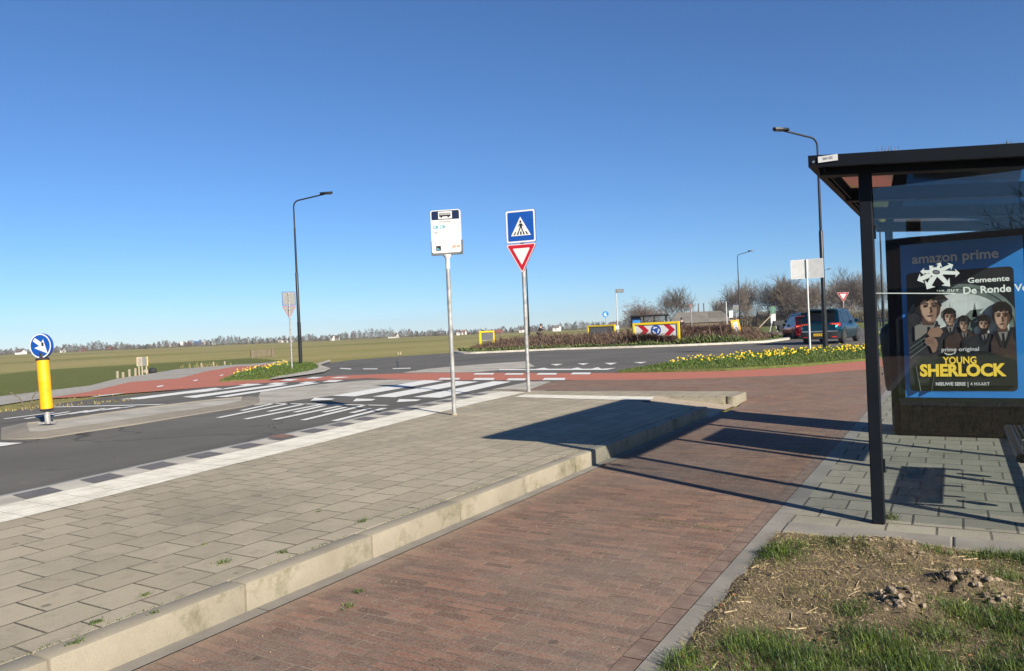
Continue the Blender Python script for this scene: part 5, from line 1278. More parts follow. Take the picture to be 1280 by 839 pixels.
far = [((-453.81, 217.78), 5.2, 6, 2.1, 4.2, 'house_white', 'roof_tile', 'white house with a dark roof far off, just left of the round blue arrow sign'),
       ((-443.77, 235.45), 2.2, 4, 2.4, 4.3, 'house_white', 'roof_tile', 'tiny white gable among bare trees just right of the round blue sign'),
       ((-403.76, 224.44), 3.0, 5, 2.0, 3.6, 'house_brick', 'roof_tile', 'small dark barn below the tree clump right of the yellow bollard'),
       ((-449.04, 267.27), 6, 5, 1.8, 3.4, 'house_brick', 'roof_red', 'low red roofed house at the field edge left of the wooden stakes'),
       ((-316.98, 323.05), 2.6, 4, 3, 5, 'house_white', 'roof_tile', 'left one of two tiny white houses on the horizon right of the left street lamp'),
       ((-321.48, 332.01), 2.4, 4, 3, 5, 'house_white', 'roof_tile', 'right one of two tiny white houses on the horizon right of the left street lamp'),
       ((-279.6, 333.78), 7, 6, 2.0, 4.2, 'house_white', 'roof_grey', 'low pale long house below the tall bare trees left of the bus stop pole'),
       ((-253.19, 361.25), 3, 4, 2.8, 4.4, 'house_white', 'roof_tile', 'small white house on the horizon just right of the bus stop pole'),
       ((-258.88, 375.33), 3, 4, 2.8, 4.4, 'house_white', 'roof_red', 'small white house with red roof between bus stop pole and yellow frame'),
       ((-174.35, 280.25), 3.4, 5, 1.9, 3.2, 'house_brick', 'roof_red', 'small red barn on the horizon right of the grey backed yellow frame'),
       ((-210.66, 363.41), 4, 5, 2.6, 4.0, 'house_white', 'roof_tile', 'low white house on the horizon just left of the crossing sign pole'),
       ((-175.51, 337.84), 4.5, 5, 3.0, 4.8, 'house_white', 'roof_grey', 'white gabled house on the horizon right of the leaning cyclist'),
       ((-118.61, 278.66), 5, 6, 2.8, 5.0, 'house_white', 'roof_tile', 'white house between the shrubs right of the middle yellow frame')]
for p, w, d, hw, hr, wl, rf, lb in far: house((*p, 0), 20 + rnd.uniform(-15, 15), w, d, hw, hr, wl, rf, lb).scale = (.72, .72, .62)

def truck(loc, rz, L, H, boxm, cabm, label):
    t = thing('truck', label, 'truck', loc, rz, 'vehicles on the far road')
    MB().box((-.9, 0, H / 2 + .45), (L - 2.2, 2.5, H - .9), None, .05).build('cargo_box', X[boxm], t)
    c = MB().prism([(L / 2 - 1.9, .5), (L / 2, .5), (L / 2, 1.6), (L / 2 - .35, H - .4), (L / 2 - 1.9, H - .4)], -1.2, 1.2, Matrix(((1, 0, 0, 0), (0, 0, -1, 0), (0, 1, 0, 0), (0, 0, 0, 1)))).build('cab', X[cabm], t)
    MB().box((L / 2 - .7, -1.21, H - 1.2), (.8, .03, .7)).build('cab_window', X['window'], c)
    for x in (-L / 2 + 1, -L / 2 + 2.1, L / 2 - 1): MB().lathe([(.45, -1.25), (.45, 1.25)], 14, T(x, 0, .45) @ Matrix.Rotation(R(90), 4, 'X')).build('wheel', X['rubber'], t)
truck((*(-498.83, 354.01), 0), 24, 8.6, 3.6, 'house_white', 'truck_red', 'white box truck with a red cab driving along the far edge of the field')
truck((*(-489.52, 359.59), 0), 24, 8.0, 3.8, 'truck_blue', 'house_white', 'blue truck with a white cab right of the red and white truck')
for px, lb in (((-519.51, 341.63), 'small white van on the far road, leftmost of the pale vehicles'), ((-507.62, 348.75), 'small white van on the far road just left of the red and white truck'), ((-480.99, 364.7), 'small white van on the far road right of the blue truck')):
    t = thing('van', lb, 'van', (*px, 0), 24, 'vehicles on the far road')
    MB().prism([(-2.4, .35), (2.4, .35), (2.4, 1.1), (1.5, 1.3), (.9, 2.2), (-2.4, 2.2)], -.95, .95, Matrix(((1, 0, 0, 0), (0, 0, -1, 0), (0, 1, 0, 0), (0, 0, 0, 1)))).build('body', X['house_white'], t)
    MB().prism([(.4, 1.3), (1.35, 1.3), (.9, 2.0), (.4, 2.0)], -.97, .97, Matrix(((1, 0, 0, 0), (0, 0, -1, 0), (0, 1, 0, 0), (0, 0, 0, 1)))).build('window', X['window'], t)
    for x in (-1.5, 1.5): MB().lathe([(.33, -.96), (.33, .96)], 14, T(x, 0, .33) @ Matrix.Rotation(R(90), 4, 'X')).build('wheel', X['rubber'], t)
o = MB().box((0, 0, .9), (9, 5, 1.8), None, .05).build('barge', X['house_white']); o.location = (*(-363.76, 330.0), 0); o.rotation_euler = (0, 0, R(30)); o.name = 'white_shed'; tag(o, 'long low white shed on the horizon left of the sign pole in the left daffodils', 'shed')
MB().prism([(-2.6, 1.8), (2.6, 1.8), (0, 2.3)], -4.6, 4.6, Matrix(((0, 0, 1, 0), (1, 0, 0, 0), (0, 1, 0, 0), (0, 0, 0, 1)))).build('roof', X['roof_grey'], o)

# ------------------------------------------------------------------ bare trees on the right
def grow(seed, H, spread, trunk_h, levels=5, droop=0., up=.35, kids=(5, 4, 4, 4, 3), rad=None):
    r_ = random.Random(seed); tr, cr, tips = MB(), MB(), []
    rad = rad or H * .028
    def limb(p, d, L, r, lv):
        seg = 4 if lv < 2 else 3; pts = [p]; q = p.copy(); dd = d.copy(); rs = [r]
        for i in range(seg):
            dd = (dd + Vector((r_.gauss(0, .13), r_.gauss(0, .13), r_.gauss(0, .09) + (up if lv else 0) * .18 - droop * lv * .06))).normalized()
            q = q + dd * (L / seg); pts.append(q.copy()); rs.append(r * (1 - .62 * (i + 1) / seg))
        (tr if lv == 0 else cr).tube(pts, rs, 9 if lv == 0 else (6 if lv == 1 else (4 if lv == 2 else 3)), cap=lv == 0)
        if lv >= levels - 1: tips.append(q); return
        n = kids[lv]
        for k in range(n):
            f = (.34 + .66 * (k + 1) / n) if lv == 0 else (.22 + .78 * (k + 1) / n)
            i = min(seg - 1, int(f * seg)); t = f * seg - i
            b = pts[i].lerp(pts[i + 1], min(1, t)); a = 2.4 * k + r_.uniform(-.5, .5) + seed
            base = (pts[i + 1] - pts[i]).normalized(); o = base.orthogonal().normalized(); w = base.cross(o)
            side = o * math.cos(a) + w * math.sin(a); ang = spread * (1.3 - .5 * f) + r_.uniform(-.12, .12)
            if lv == 0 and k == n - 1: ang = .08
            nd = (base * math.cos(ang) + side * math.sin(ang)).normalized()
            limb(b, nd, L * r_.uniform(.62, .82) * (1 if lv else H * (.50 if k == n - 1 else .44) / L), max(.027, rs[min(i + 1, seg)] * .62), lv + 1)
    limb(Vector((0, 0, 0)), Vector((0, 0, 1)), trunk_h, rad, 0)
    top = max(v[2] for v in cr.v); k = H / top
    for m in (tr, cr): m.v = [(x * k, y * k, z * k) for x, y, z in m.v]
    return tr, cr, [t * k for t in tips]
protos = {}
def tree(kind, loc, rz, H, label, seed, bark='bark_grey', sxy=1.0, group='bare trees behind the road on the right', **kw):
    key = (kind, seed)
    if key not in protos:
        t = thing(kind, label, 'tree', (*loc, -.05), rz, group)
        tr, cr, tips = grow(seed, 10, **kw); tr.build('trunk', X[bark], t, smooth=60, fix=False); cr.build('crown', X[bark], t, fix=False)
        t.scale = (H / 10 * sxy, H / 10 * sxy, H / 10); protos[key] = t; return t, tips
    return dup(protos[key], (*loc, -.05), rz, label, group, (H / 10 * sxy, H / 10 * sxy, H / 10)), None
K5 = dict(spread=.6, trunk_h=3.8, levels=6, kids=(7, 6, 5, 4, 3), up=.5)
K6 = dict(spread=.72, trunk_h=3.4, levels=6, kids=(7, 6, 5, 4, 3), up=.4, droop=.0)
TL = [((-32.87, 157.49), 9.43, 3, 'bare_tree', 'bare tree left of the broad reddish crowned tree, above the slanted pole', K6, 'bark_brown', 1.0),
      ((-29.87, 168.62), 9.96, 21, 'bare_tree', 'bare tree behind the left of the two pale sign backs', K6, 'bark_brown', 1.05),
      ((-26.24, 176.62), 9.64, 3, 'bare_tree', 'bare tree directly behind the near right lamp post', K5, 'bark_grey', 1.0),
      ((-60.74, 185.1), 10.9, 3, 'bare_tree', 'round crowned bare tree standing alone directly above the left end of the barn roof', K6, 'bark_grey', 1.05),
      ((-39.22, 151.36), 8.87, 5, 'bare_tree', 'pale grey bare tree at the left edge of the grove, left of a street lamp', K6, 'bark_grey', .95),
      ((-38.25, 161.26), 9.96, 8, 'bare_tree', 'brownish bare tree just right of the mid street lamp', K5, 'bark_brown', 1.0),
      ((-30.5, 156.58), 10.35, 8, 'bare_tree', 'broad bare tree with a reddish crown above the green and white banner', K6, 'bark_brown', 1.25),
      ((-24.83, 155.31), 8.46, 5, 'bare_tree', 'bare tree behind the right of the two pale sign backs', K5, 'bark_brown', 1.1),
      ((-23.37, 172.51), 8.94, 8, 'bare_tree', 'low bare tree just right of the near right street lamp, above the teal car', K5, 'bark_grey', 1.0),
      ((-22.27, 187.16), 10.65, 3, 'bare_tree', 'bare tree behind the facing give way triangle', K6, 'bark_brown', 1.0),
      ((-17.62, 164.3), 11.15, 13, 'bare_tree', 'tallest bare tree of the grove, just left of the front shelter post', K5, 'bark_grey', 1.1),
      ((-15.99, 176.93), 10.62, 13, 'bare_tree', 'bare tree mostly hidden behind the front post of the shelter', K5, 'bark_grey', 1.0),
      ((-12.77, 167.2), 9.94, 8, 'bare_tree', 'bare tree seen between the front shelter post and the poster case', K5, 'bark_grey', 1.0),
      ((-49.34, 177.94), 7.15, 5, 'bare_tree', 'low bare tree showing over the right end of the barn ridge', K6, 'bark_grey', .9)]
for i, (p, H, sd, kd, lb, kw, bk, sx_) in enumerate(TL): tree(kd, p, 37 * i + 10, H * 1.08, lb, sd, bk, sx_ * .88, **kw)
# the tree that keeps its withered leaves
ox, oy = (-61.25, 161.48); oh = 7.98
t, tips = tree('oak_tree', (ox, oy), 40, oh, 'spreading tree with withered brown leaves above the small far bus shelter', 21, 'bark_brown', 1.3, 'bare trees behind the road on the right', **dict(spread=.85, trunk_h=2.6, levels=5, kids=(9, 7, 6, 5), up=.2, droop=.2))
lm = MB(); r2 = random.Random(4)
for p in tips:
    for k in range(6):
        q = p + Vector((r2.gauss(0, .22), r2.gauss(0, .22), r2.gauss(0, .16))); s_ = r2.uniform(.06, .16)
        a = [Vector((r2.uniform(-1, 1), r2.uniform(-1, 1), r2.uniform(-1, 1))) * s_ for _ in range(3)]
        lm.add([q + a[0], q + a[1], q + a[2]], [(0, 1, 2)])
lm.build('leaves', X['oak_leaf'], t, fix=False)
# tangle of branches and scrub along the foot of the grove
m = MB(); r2 = random.Random(9)
for i in range(24000):
    px = r2.random(); 
    a, b = Vector((-45.55, 156.9)), Vector((-9.19, 164.68)); q = a.lerp(b, px); y_ = q + Vector((r2.gauss(0, 2), r2.uniform(-5, 9)))
    hh = (3.2 + 1.8 * noise.noise(Vector((px * 14, 0, 0)))) * .5 * r2.random() ** .7 + .4
    blade(m, y_.x, y_.y, r2.uniform(0, hh * .6), r2.uniform(.8, 2.2), r2.uniform(.04, .12), r2.uniform(0, 6.28), r2.uniform(.05, .6))
tag(m.build('undergrowth', X['undergrowth'], fix=False), 'tangled brown undergrowth along the foot of the bare trees', 'undergrowth', kind='stuff')

# ------------------------------------------------------------------ planting on the roundabout
def twigs(m, poly, n, h0, h1, w, r_, hf=None, clump=1.0):
    xs_, ys_ = [p[0] for p in poly], [p[1] for p in poly]
    from mathutils.geometry import intersect_point_tri_2d
    k = 0
    while k < n:
        x, y = r_.uniform(min(xs_), max(xs_)), r_.uniform(min(ys_), max(ys_)); ins = False; j = len(poly) - 1
        for i in range(len(poly)):
            if (poly[i][1] > y) != (poly[j][1] > y) and x < (poly[j][0] - poly[i][0]) * (y - poly[i][1]) / (poly[j][1] - poly[i][1]) + poly[i][0]: ins = not ins
            j = i
        if not ins: k += .2; continue
        c = .62 + .6 * noise.noise(Vector((x * clump, y * clump * .8, 2)))
        H = r_.uniform(h0, h1) * c * (hf(x, y) if hf else 1)
        if H < .08: k += .3; continue
        blade(m, x, y, .1 + r_.random() * H * .5, H * r_.uniform(.4, .75), w * r_.uniform(.6, 1.3), r_.uniform(0, 6.28), r_.uniform(.2, 2.0)); k += 1
r2 = random.Random(11)
in2 = inset(ISL, 1.4); in1 = inset(ISL, .55)
m = MB()
twigs(m, in2, 70000, .6, 1.5, .04, r2, lambda x, y: min(1.0, .55 + .5 * noise.noise(Vector((x * .25, y * .25, 7))) + .35 * (y > 46)) * (.42 if x > (-14.43, 55.47)[0] else 1), .55)
tag(m.build('brown_shrubs', X['twig'], fix=False), 'low twiggy brown winter shrubs covering the roundabout', 'shrubs', kind='stuff')
m = MB()
hed = [(-16.24, 49.14), (-14.37, 54.34), (-16.27, 62.53), (-19.82, 60.4)]
twigs(m, hed, 20000, 1.1, 1.65, .045, r2, None, .3)
hed = [(-18.9, 46.4), (-15.8, 46.6), (-15.9, 47.0), (-18.9, 46.9)]
twigs(m, hed, 3200, .9, 1.3, .04, r2, None, .5)
tag(m.build('reddish_shrubs', X['twig_dark'], fix=False), 'reddish brown clipped shrubs round the red arrow board', 'shrubs', kind='stuff')
m = MB()
twigs(m, in1, 5000, .12, .45, .07, r2, None, .4)
gr = [p for p in in1[:9]] + [(x, y + 1.5) for x, y in in1[8::-1]]
twigs(m, gr, 13000, .25, .6, .07, r2, lambda x, y: (1.3 if x < -11.5 else .5) if x > -15.5 else .75, .5)
tag(m.build('ground_cover', X['low_green'], fix=False), 'green leafy ground cover along the kerb of the roundabout', 'ground cover', kind='stuff')

def lawn_blades(m, poly, n, z, h0, h1, w, r_):
    twigs(m, poly, 0, 0, 0, 0, r_)
def inside(poly, x, y):
    ins = False; j = len(poly) - 1
    for i in range(len(poly)):
        if (poly[i][1] > y) != (poly[j][1] > y) and x < (poly[j][0] - poly[i][0]) * (y - poly[i][1]) / (poly[j][1] - poly[i][1]) + poly[i][0]: ins = not ins
        j = i
    return ins
def scatter(poly, n, r_):
    xs_, ys_ = [p[0] for p in poly], [p[1] for p in poly]; out = []
    while len(out) < n:
        x, y = r_.uniform(min(xs_), max(xs_)), r_.uniform(min(ys_), max(ys_))
        if inside(poly, x, y): out.append((x, y))
    return out
LISL = [(-23.735, 18.21), (-27.316, 21.679), (-30.99, 25.96), (-33.545, 29.467), (-36.554, 33.228), (-34.643, 32.471), (-33.01, 31.802), (-28.344, 27.868), (-25.344, 24.65), (-24.264, 23.191), (-22.089, 19.309)]
m = MB()
for x, y in scatter(inset(BED, .1), 15000, r2): blade(m, x, y, .06, r2.uniform(.03, .09), .02, r2.uniform(0, 6.28), r2.uniform(.1, .9))
for x, y in scatter(LISL, 5000, r2): blade(m, x, y, .04, r2.uniform(.03, .10), .025, r2.uniform(0, 6.28), r2.uniform(.1, .9))
tag(m.build('bed_grass', X['grass'], fix=False), 'green grass on the daffodil beds by the red cycle lane', 'grass', kind='stuff')
def daffodils(name, poly, n, label):
    lf, pt = MB(), MB()
    for x, y in scatter(poly, n, r2):
        if noise.noise(Vector((x * 1.5, y * 1.5, 5))) < -.02: continue
        h = r2.uniform(.10, .21); z = .05
        for k in range(3): blade(lf, x + r2.gauss(0, .05), y + r2.gauss(0, .05), z, h * r2.uniform(.7, 1), .022, r2.uniform(0, 6.28), r2.uniform(.05, .5))
        if r2.random() < .40:
            a = r2.uniform(0, 6.28); c = Vector((x, y, z + h)); s_ = r2.uniform(.024, .036); d = Vector((math.cos(a), math.sin(a), r2.uniform(-.3, .3))).normalized(); o = d.orthogonal().normalized(); w = d.cross(o)
            ring = [c + (o * math.cos(k * 1.047) + w * math.sin(k * 1.047)) * s_ for k in range(6)]; inn = [c + d * .05 + (o * math.cos(k * 1.047) + w * math.sin(k * 1.047)) * s_ * .38 for k in range(6)]
            pt.add([c] + ring, [(0, k + 1, (k + 1) % 6 + 1) for k in range(6)]); pt.grid([[c + (v - c) * .3 for v in ring], inn], close=True)
            lf.tube([(x, y, z), tuple(c)], .007, 3, cap=False)
    o = lf.build(name, X['daff_leaf'], fix=False); tag(o, label, 'daffodils', kind='stuff')
    pt.build('petals', X['petal'], o, fix=False)
daffodils('daffodils', [(-8.715, 24.806), (-8.015, 23.42), (-6.936, 24.228), (-5.555, 26.087), (-4.149, 28.643), (-2.336, 29.896), (-2.834, 36.427), (-3.563, 36.034), (-5.232, 34.198), (-6.991, 31.835), (-8.097, 27.785)], 1500, 'yellow daffodils in a long bed along the road, right of the roundabout')
daffodils('daffodils', [(-24.931, 19.713), (-25.709, 21.234), (-27.382, 23.554), (-28.683, 25.615), (-29.606, 27.006), (-35.4, 32.374), (-35.518, 31.847), (-32.539, 28.196), (-30.692, 25.709), (-27.57, 22.028)], 360, 'yellow daffodils on the grass island at the foot of the left street lamp')
daffodils('daffodils', [(-5.263, 54.475), (-3.521, 53.933), (-3.876, 59.443), (-5.766, 59.73)], 420, 'distant yellow daffodils seen just beyond the front of the teal car')

# ------------------------------------------------------------------ things along the field on the left
def stake(loc, h, label, lean=0):
    o = MB().box((0, 0, h / 2), (.14, .14, h), None, .02).build('stake', X['pale_wood']); o.location = (*loc, -.02); o.rotation_euler = (R(lean), R(lean), R(20)); o.scale = (.6, .6, .56); return tag(o, label, 'stake', 'short wooden stakes at the field edge')
for (x, y), h, lb in (((-34.484, 20.768), .62, 'leftmost short pale stake at the field edge left of the info board'), ((-34.43, 21.013), .5, 'second short pale stake from the left, left of the info board'), ((-34.764, 21.543), .68, 'third short pale stake from the left, left of the info board'), ((-35.148, 22.095), .72, 'fourth short pale stake, nearest to the info board'),
                      ((-40.546, 29.85), .5, 'short pale stake among reeds, left of two other stakes by the red path bend'), ((-41.096, 31.142), .5, 'middle short pale stake near the reeds by the red path bend'), ((-41.792, 32.538), .45, 'right short pale stake of the three by the red path bend'), ((-35.86, 43.261), .4, 'left one of two tiny stakes by the far kerb left of the bus stop'), ((-35.808, 43.477), .4, 'right one of two tiny stakes by the far kerb left of the bus stop')):
    stake((x, y), h, lb, rnd.uniform(-3, 3))
ix, iy = (-35.469, 22.661)
t = thing('info_board', 'weathered grey double information board with a yellow right edge on posts at the field edge', 'information board', (ix, iy, -.02), 48); t.scale = (.66, .66, .62)
for x in (-.22, .0, .30): MB().box((x, .05, .45), (.09, .07, .9)).build('post', X['pale_wood'], t)
for x, w, mt in ((-.17, .40, 'wood'), (.20, .34, 'sign_grey')):
    b = MB().box((x, 0, 1.15), (w, .05, .74), None, .01).build('panel', X[mt], t); m = MB()
    for k in range(5): m.box((x + rnd.uniform(-.05, .05), -.028, .92 + .11 * k), (w * .55, .004, .05))
    m.build('print', X['grey_print'], b)
MB().box((.40, 0, 1.15), (.06, .06, .76)).build('yellow_edge', X['frame_yellow'], t)
ix, iy = (-37.349, 24.278)
t = thing('field_stone', 'small pile of dark and pale stones in the grass right of the information board', 'stones', (ix, iy, -.02))
MB().ball((.25, 0, .14), (.28, .2, .18), n=8, k=6).build('dark_stone', X['rubber'], t, smooth=50); MB().ball((-.1, -.1, .1), (.26, .2, .14), n=8, k=6).build('pale_stone', X['pale_wood'], t, smooth=50)
gx, gy = (-55.49, 46.18); gx2, gy2 = (-54.863, 48.045)
t = thing('field_gate', 'brown wooden field gate of horizontal bars standing in the meadow left of a lamp', 'gate', ((gx + gx2) / 2, (gy + gy2) / 2, -.03), math.degrees(math.atan2(gy2 - gy, gx2 - gx)))
gw = math.hypot(gx2 - gx, gy2 - gy) * 1.0
t.scale = (1, 1, .78)
for x in (-gw / 2, gw / 2): MB().box((x, 0, .45), (.2, .16, .9 if x < 0 else 1.05)).build('gate_post', X['dark_wood'], t)
m = MB()
for z in (.15, .32, .49, .66, .83): m.box((0, 0, z), (gw, .05, .09))
m.box((0, -.04, .48), (.12, .04, .8)); m.box((-gw * .25, -.04, .48), (.1, .04, .8)); m.box((gw * .25, -.04, .48), (.1, .04, .8)); m.build('bars', X['dark_wood'], t)
m = MB()
rx_, ry_ = (-40.339, 29.811)
for i in range(60): blade(m, rx_ + r2.gauss(0, .8), ry_ + r2.gauss(0, .6), 0, r2.uniform(.15, .5), .025, r2.uniform(0, 6.28), r2.uniform(.1, .9))
for (x, y), w, n in zip([(-20.086, 10.221), (-20.15, 9.494), (-19.599, 10.662), (-19.383, 11.271), (-22.294, 12.49)], (1.0, 1.2, .7, .5, .4), (60, 90, 50, 30, 30)):
    for i in range(n): blade(m, x + r2.gauss(0, .15), y + r2.gauss(0, w), .0, r2.uniform(.03, .10), .02, r2.uniform(0, 6.28), r2.uniform(.3, 1.2))
tag(m.build('reeds', X['dry_grass'], fix=False), 'dry reeds and withered weeds along the far path edge', 'reeds', kind='stuff')
for (x, y), a, lb in (((-21.625, 10.393), -.9, 'dead brown stalk leaning left at the road edge near the yellow bollard'), ((-21.653, 10.588), .45, 'dead brown stalk leaning right at the road edge near the yellow bollard')):
    o = MB().tube([(0, 0, 0), (.1 * a, 0, .2), (.34 * a, 0, .38)], [.022, .018, .014], 6).build('dead_stalk', X['bark_brown']); o.location = (x, y, 0); o.rotation_euler = (0, 0, R(50)); tag(o, lb, 'stalk')

# ------------------------------------------------------------------ tree belt on the horizon
prof = [(-80, 6), (0, 5), (6, 4), (25, 8), (33, 3), (48, 4), (62, 5), (75, 8), (90, 9), (100, 7), (112, 8), (120, 10), (132, 8), (138, 5), (150, 8), (163, 5), (176, 3), (195, 5), (208, 8), (216, 5), (232, 5), (258, 6), (272, 8), (278, 11), (285, 9), (292, 11), (298, 9), (306, 6), (330, 6), (360, 6), (378, 6), (390, 8), (398, 4), (410, 5), (424, 6), (434, 8), (442, 9), (452, 10), (462, 12), (472, 11), (480, 10), (488, 10), (494, 5), (507, 10), (514, 8), (524, 5), (540, 6), (556, 7), (566, 6), (590, 4), (612, 5), (626, 6), (640, 4), (652, 6), (670, 7), (684, 6), (700, 6), (712, 8), (722, 10), (730, 8), (745, 7), (765, 6), (785, 8), (800, 7), (840, 6)]
PTS = [(-518.49, 202.36), (-516.05, 203.82), (-513.61, 205.28), (-511.18, 206.74), (-508.74, 208.2), (-506.3, 209.66), (-503.86, 211.12), (-501.43, 212.58), (-498.99, 214.04), (-496.55, 215.5), (-494.11, 216.96), (-491.67, 218.42), (-489.24, 219.88), (-486.8, 221.34), (-484.36, 222.8), (-481.92, 224.26), (-479.49, 225.72), (-477.05, 227.18), (-474.61, 228.64), (-472.17, 230.1), (-469.74, 231.56), (-467.3, 233.02), (-464.86, 234.48), (-462.42, 235.94), (-459.99, 237.4), (-457.55, 238.86), (-455.11, 240.32), (-452.67, 241.78), (-450.23, 243.24), (-447.8, 244.7), (-445.36, 246.16), (-442.92, 247.62), (-440.48, 249.08), (-438.05, 250.54), (-435.61, 252.0), (-433.17, 253.46), (-430.73, 254.92), (-428.3, 256.38), (-425.86, 257.84), (-423.42, 259.3), (-420.98, 260.76), (-418.55, 262.22), (-416.11, 263.68), (-413.67, 265.14), (-411.23, 266.6), (-408.79, 268.06), (-406.36, 269.52), (-403.92, 270.98), (-401.48, 272.44), (-399.04, 273.9), (-396.61, 275.36), (-394.17, 276.82), (-391.73, 278.28), (-389.29, 279.74), (-386.86, 281.2), (-384.42, 282.66), (-381.98, 284.12), (-379.54, 285.58), (-377.1, 287.04), (-374.67, 288.5), (-372.23, 289.96), (-369.79, 291.42), (-367.35, 292.88), (-364.92, 294.34), (-362.48, 295.8), (-360.04, 297.26), (-357.6, 298.72), (-355.17, 300.18), (-352.73, 301.64), (-350.29, 303.1), (-347.85, 304.55), (-345.42, 306.01), (-342.98, 307.47), (-340.54, 308.93), (-338.1, 310.39), (-335.66, 311.85), (-333.23, 313.31), (-330.79, 314.77), (-328.35, 316.23), (-325.91, 317.69), (-323.48, 319.15), (-321.04, 320.61), (-318.6, 322.07), (-316.16, 323.53), (-313.73, 324.99), (-311.29, 326.45), (-308.85, 327.91), (-306.41, 329.37), (-303.98, 330.83), (-301.54, 332.29), (-299.1, 333.75), (-296.66, 335.21), (-294.22, 336.67), (-291.79, 338.13), (-289.35, 339.59), (-286.91, 341.05), (-284.47, 342.51), (-282.04, 343.97), (-279.6, 345.43), (-277.16, 346.89), (-274.72, 348.35), (-272.29, 349.81), (-269.85, 351.27), (-267.41, 352.73), (-264.97, 354.19), (-262.54, 355.65), (-260.1, 357.11), (-257.66, 358.57), (-255.22, 360.03), (-252.78, 361.49), (-250.35, 362.95), (-247.91, 364.41), (-245.47, 365.87), (-243.03, 367.33), (-240.6, 368.79), (-238.16, 370.25), (-235.72, 371.71), (-233.28, 373.17), (-230.85, 374.63), (-228.41, 376.09), (-225.97, 377.55), (-223.53, 379.01), (-221.1, 380.47), (-218.66, 381.93), (-216.22, 383.39), (-213.78, 384.85), (-211.34, 386.31), (-208.91, 387.77), (-206.47, 389.23), (-204.03, 390.69), (-201.59, 392.15), (-199.16, 393.61), (-196.72, 395.07), (-194.28, 396.53), (-191.84, 397.99), (-189.41, 399.45), (-186.97, 400.91), (-184.53, 402.37), (-182.09, 403.83), (-179.66, 405.29), (-177.22, 406.75), (-174.78, 408.21), (-172.34, 409.67), (-169.9, 411.13), (-167.47, 412.59), (-165.03, 414.05), (-162.59, 415.51), (-160.15, 416.97), (-157.72, 418.43), (-155.28, 419.89), (-152.84, 421.35), (-150.4, 422.81), (-147.97, 424.27), (-145.53, 425.73), (-143.09, 427.19)]
def h_at(px):
    for a, b in zip(prof, prof[1:]):
        if a[0] <= px <= b[0]: return a[1] + (b[1] - a[1]) * (px - a[0]) / (b[0] - a[0])
    return 5
m, me_ = MB(), MB(); r2 = random.Random(3)
for i in range(len(PTS) - 1):
    for j in range(6):
        f = r2.random(); px = -80 + 6 * (i + f); q = Vector(PTS[i]).lerp(Vector(PTS[i + 1]), f) * r2.uniform(.93, 1.15)
        H = (1.45 + h_at(px) * 440 / 930 * .95) * r2.uniform(.55, 1.08); ev = r2.random() < .12; W_ = H * r2.uniform(.25, .45)
        mm = me_ if ev else m
        for k in range(130):
            a = r2.uniform(0, 6.28); zz = r2.random(); rr_ = W_ * math.sqrt(r2.random()) * math.sin(math.pi * min(1, .25 + zz * .74)); x, y, z = q.x + rr_ * math.cos(a), q.y + rr_ * math.sin(a), H * (.05 + .93 * zz)
            s_ = r2.uniform(.15, .38); blade(mm, x, y, max(0, z - s_ * .6), s_ * 1.5, s_ * .6, r2.uniform(0, 6.28), r2.uniform(.2, 1.6))
tag(m.build('distant_trees', X['far_tree'], fix=False), 'belt of bare brown trees along the far edge of the field', 'distant trees', kind='stuff')
tag(me_.build('distant_evergreens', X['far_ever'], fix=False), 'dark evergreens scattered in the tree belt on the horizon', 'distant trees', kind='stuff')

# ------------------------------------------------------------------ unseen garden added behind the photographer for reflections in the end glass
gs = house((-.2, -22, 0), 180, 4.6, 6, 2.5, 4.4, 'house_brick', 'roof_tile', 'unseen brick shed added behind the photographer for reflections in the shelter glass', 'shed', False, True, 'shed')
m = MB(); r2 = random.Random(5)
for i in range(14000):
    x = r2.uniform(-26, 30); y = -19 + r2.gauss(0, .35); h = 2.2 + .3 * noise.noise(Vector((x * .6, 0, 0)))
    if -2.5 < x < 2.2: continue
    blade(m, x, y, r2.random() * h, r2.uniform(.2, .45), .07, r2.uniform(0, 6.28), r2.uniform(.2, 1))
hd = m.build('hedge', X['low_green'], fix=False); tag(hd, 'unseen clipped hedge added behind the photographer to darken the glass reflection', 'hedge', kind='stuff')
tree('bare_tree', (4.2, -26), 0, 7, 'unseen bare tree added behind the shed for the glass reflection', 13, 'bark_brown', 1.0, 'bare trees behind the road on the right', **K5)

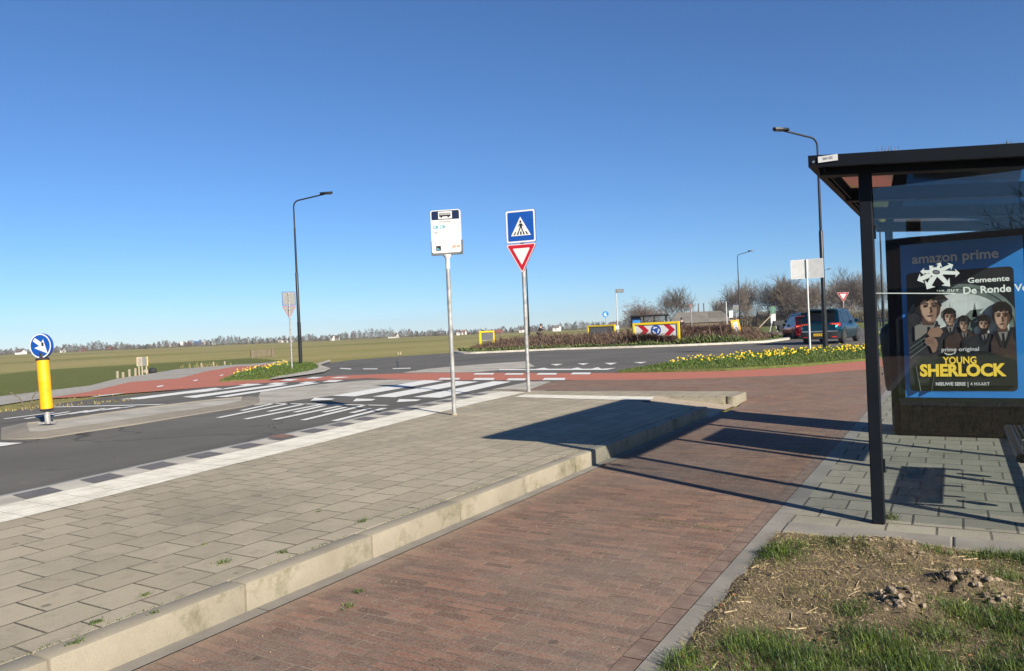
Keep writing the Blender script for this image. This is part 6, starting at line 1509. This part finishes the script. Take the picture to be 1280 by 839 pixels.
# ------------------------------------------------------------------ haze, light, camera
HAZE = 0.00026
b = MB().box((-100, 300, 12), (1500, 1500, 28)); hz_ = b.build('haze', None or X['glass']); hz_.data.materials.clear()
vm = bpy.data.materials.new('pale_air'); vm.use_nodes = True; vt = vm.node_tree; vt.nodes.remove(vt.nodes['Principled BSDF'])
pv = vt.nodes.new('ShaderNodeVolumePrincipled'); pv.inputs['Color'].default_value = (.78, .82, 1, 1); pv.inputs['Density'].default_value = HAZE; pv.inputs['Anisotropy'].default_value = .2
vt.links.new(pv.outputs[0], vt.nodes['Material Output'].inputs['Volume']); hz_.data.materials.append(vm)
tag(hz_, 'thin pale haze over the fields', 'haze', kind='stuff')

ELEV, AZ = R(27), R(116.6)
w = bpy.data.worlds.new('World'); sc.world = w; w.use_nodes = True; wt = w.node_tree
sk = wt.nodes.new('ShaderNodeTexSky'); sk.sky_type = 'NISHITA'; sk.sun_disc = False; sk.sun_elevation = ELEV; sk.sun_rotation = AZ
sk.altitude = 0; sk.air_density = .9; sk.dust_density = 0; sk.ozone_density = 9.0
bg = wt.nodes['Background']; bg.inputs['Strength'].default_value = .062; wt.links.new(sk.outputs[0], bg.inputs['Color'])
sl = bpy.data.lights.new('sun', 'SUN'); sl.energy = 5.0; sl.angle = R(.53); sl.color = (1, .91, .77)
so = bpy.data.objects.new('sun', sl); col.objects.link(so)
sd = Vector((math.sin(AZ) * math.cos(ELEV), math.cos(AZ) * math.cos(ELEV), math.sin(ELEV)))
so.rotation_euler = sd.to_track_quat('Z', 'Y').to_euler(); so.location = (20, -10, 30)

cam = bpy.data.cameras.new('camera'); co = bpy.data.objects.new('camera', cam); col.objects.link(co); sc.camera = co
cam.sensor_width = 36; cam.lens = 930 / 1280 * 36; cam.clip_start = .05; cam.clip_end = 5000
fw, r_v, u_v = ((-0.5138047801579765, 0.8578787173194222, -0.006982424879384136), (0.8572395932225975, 0.513066975764142, -0.04361832403696022), (0.03383678026008444, 0.028396914455980332, 0.9990238673580379))
M4 = Matrix(((r_v[0], u_v[0], -fw[0], 0), (r_v[1], u_v[1], -fw[1], 0), (r_v[2], u_v[2], -fw[2], 1.45), (0, 0, 0, 1)))
co.matrix_world = M4

sc.view_settings.view_transform = 'Standard'; sc.view_settings.look = 'None'; sc.view_settings.exposure = 1.0; sc.view_settings.gamma = 1; sc.view_settings.use_curve_mapping = False
sc.render.engine = 'CYCLES'; sc.cycles.max_bounces = 8; sc.cycles.transparent_max_bounces = 16; sc.cycles.volume_bounces = 0
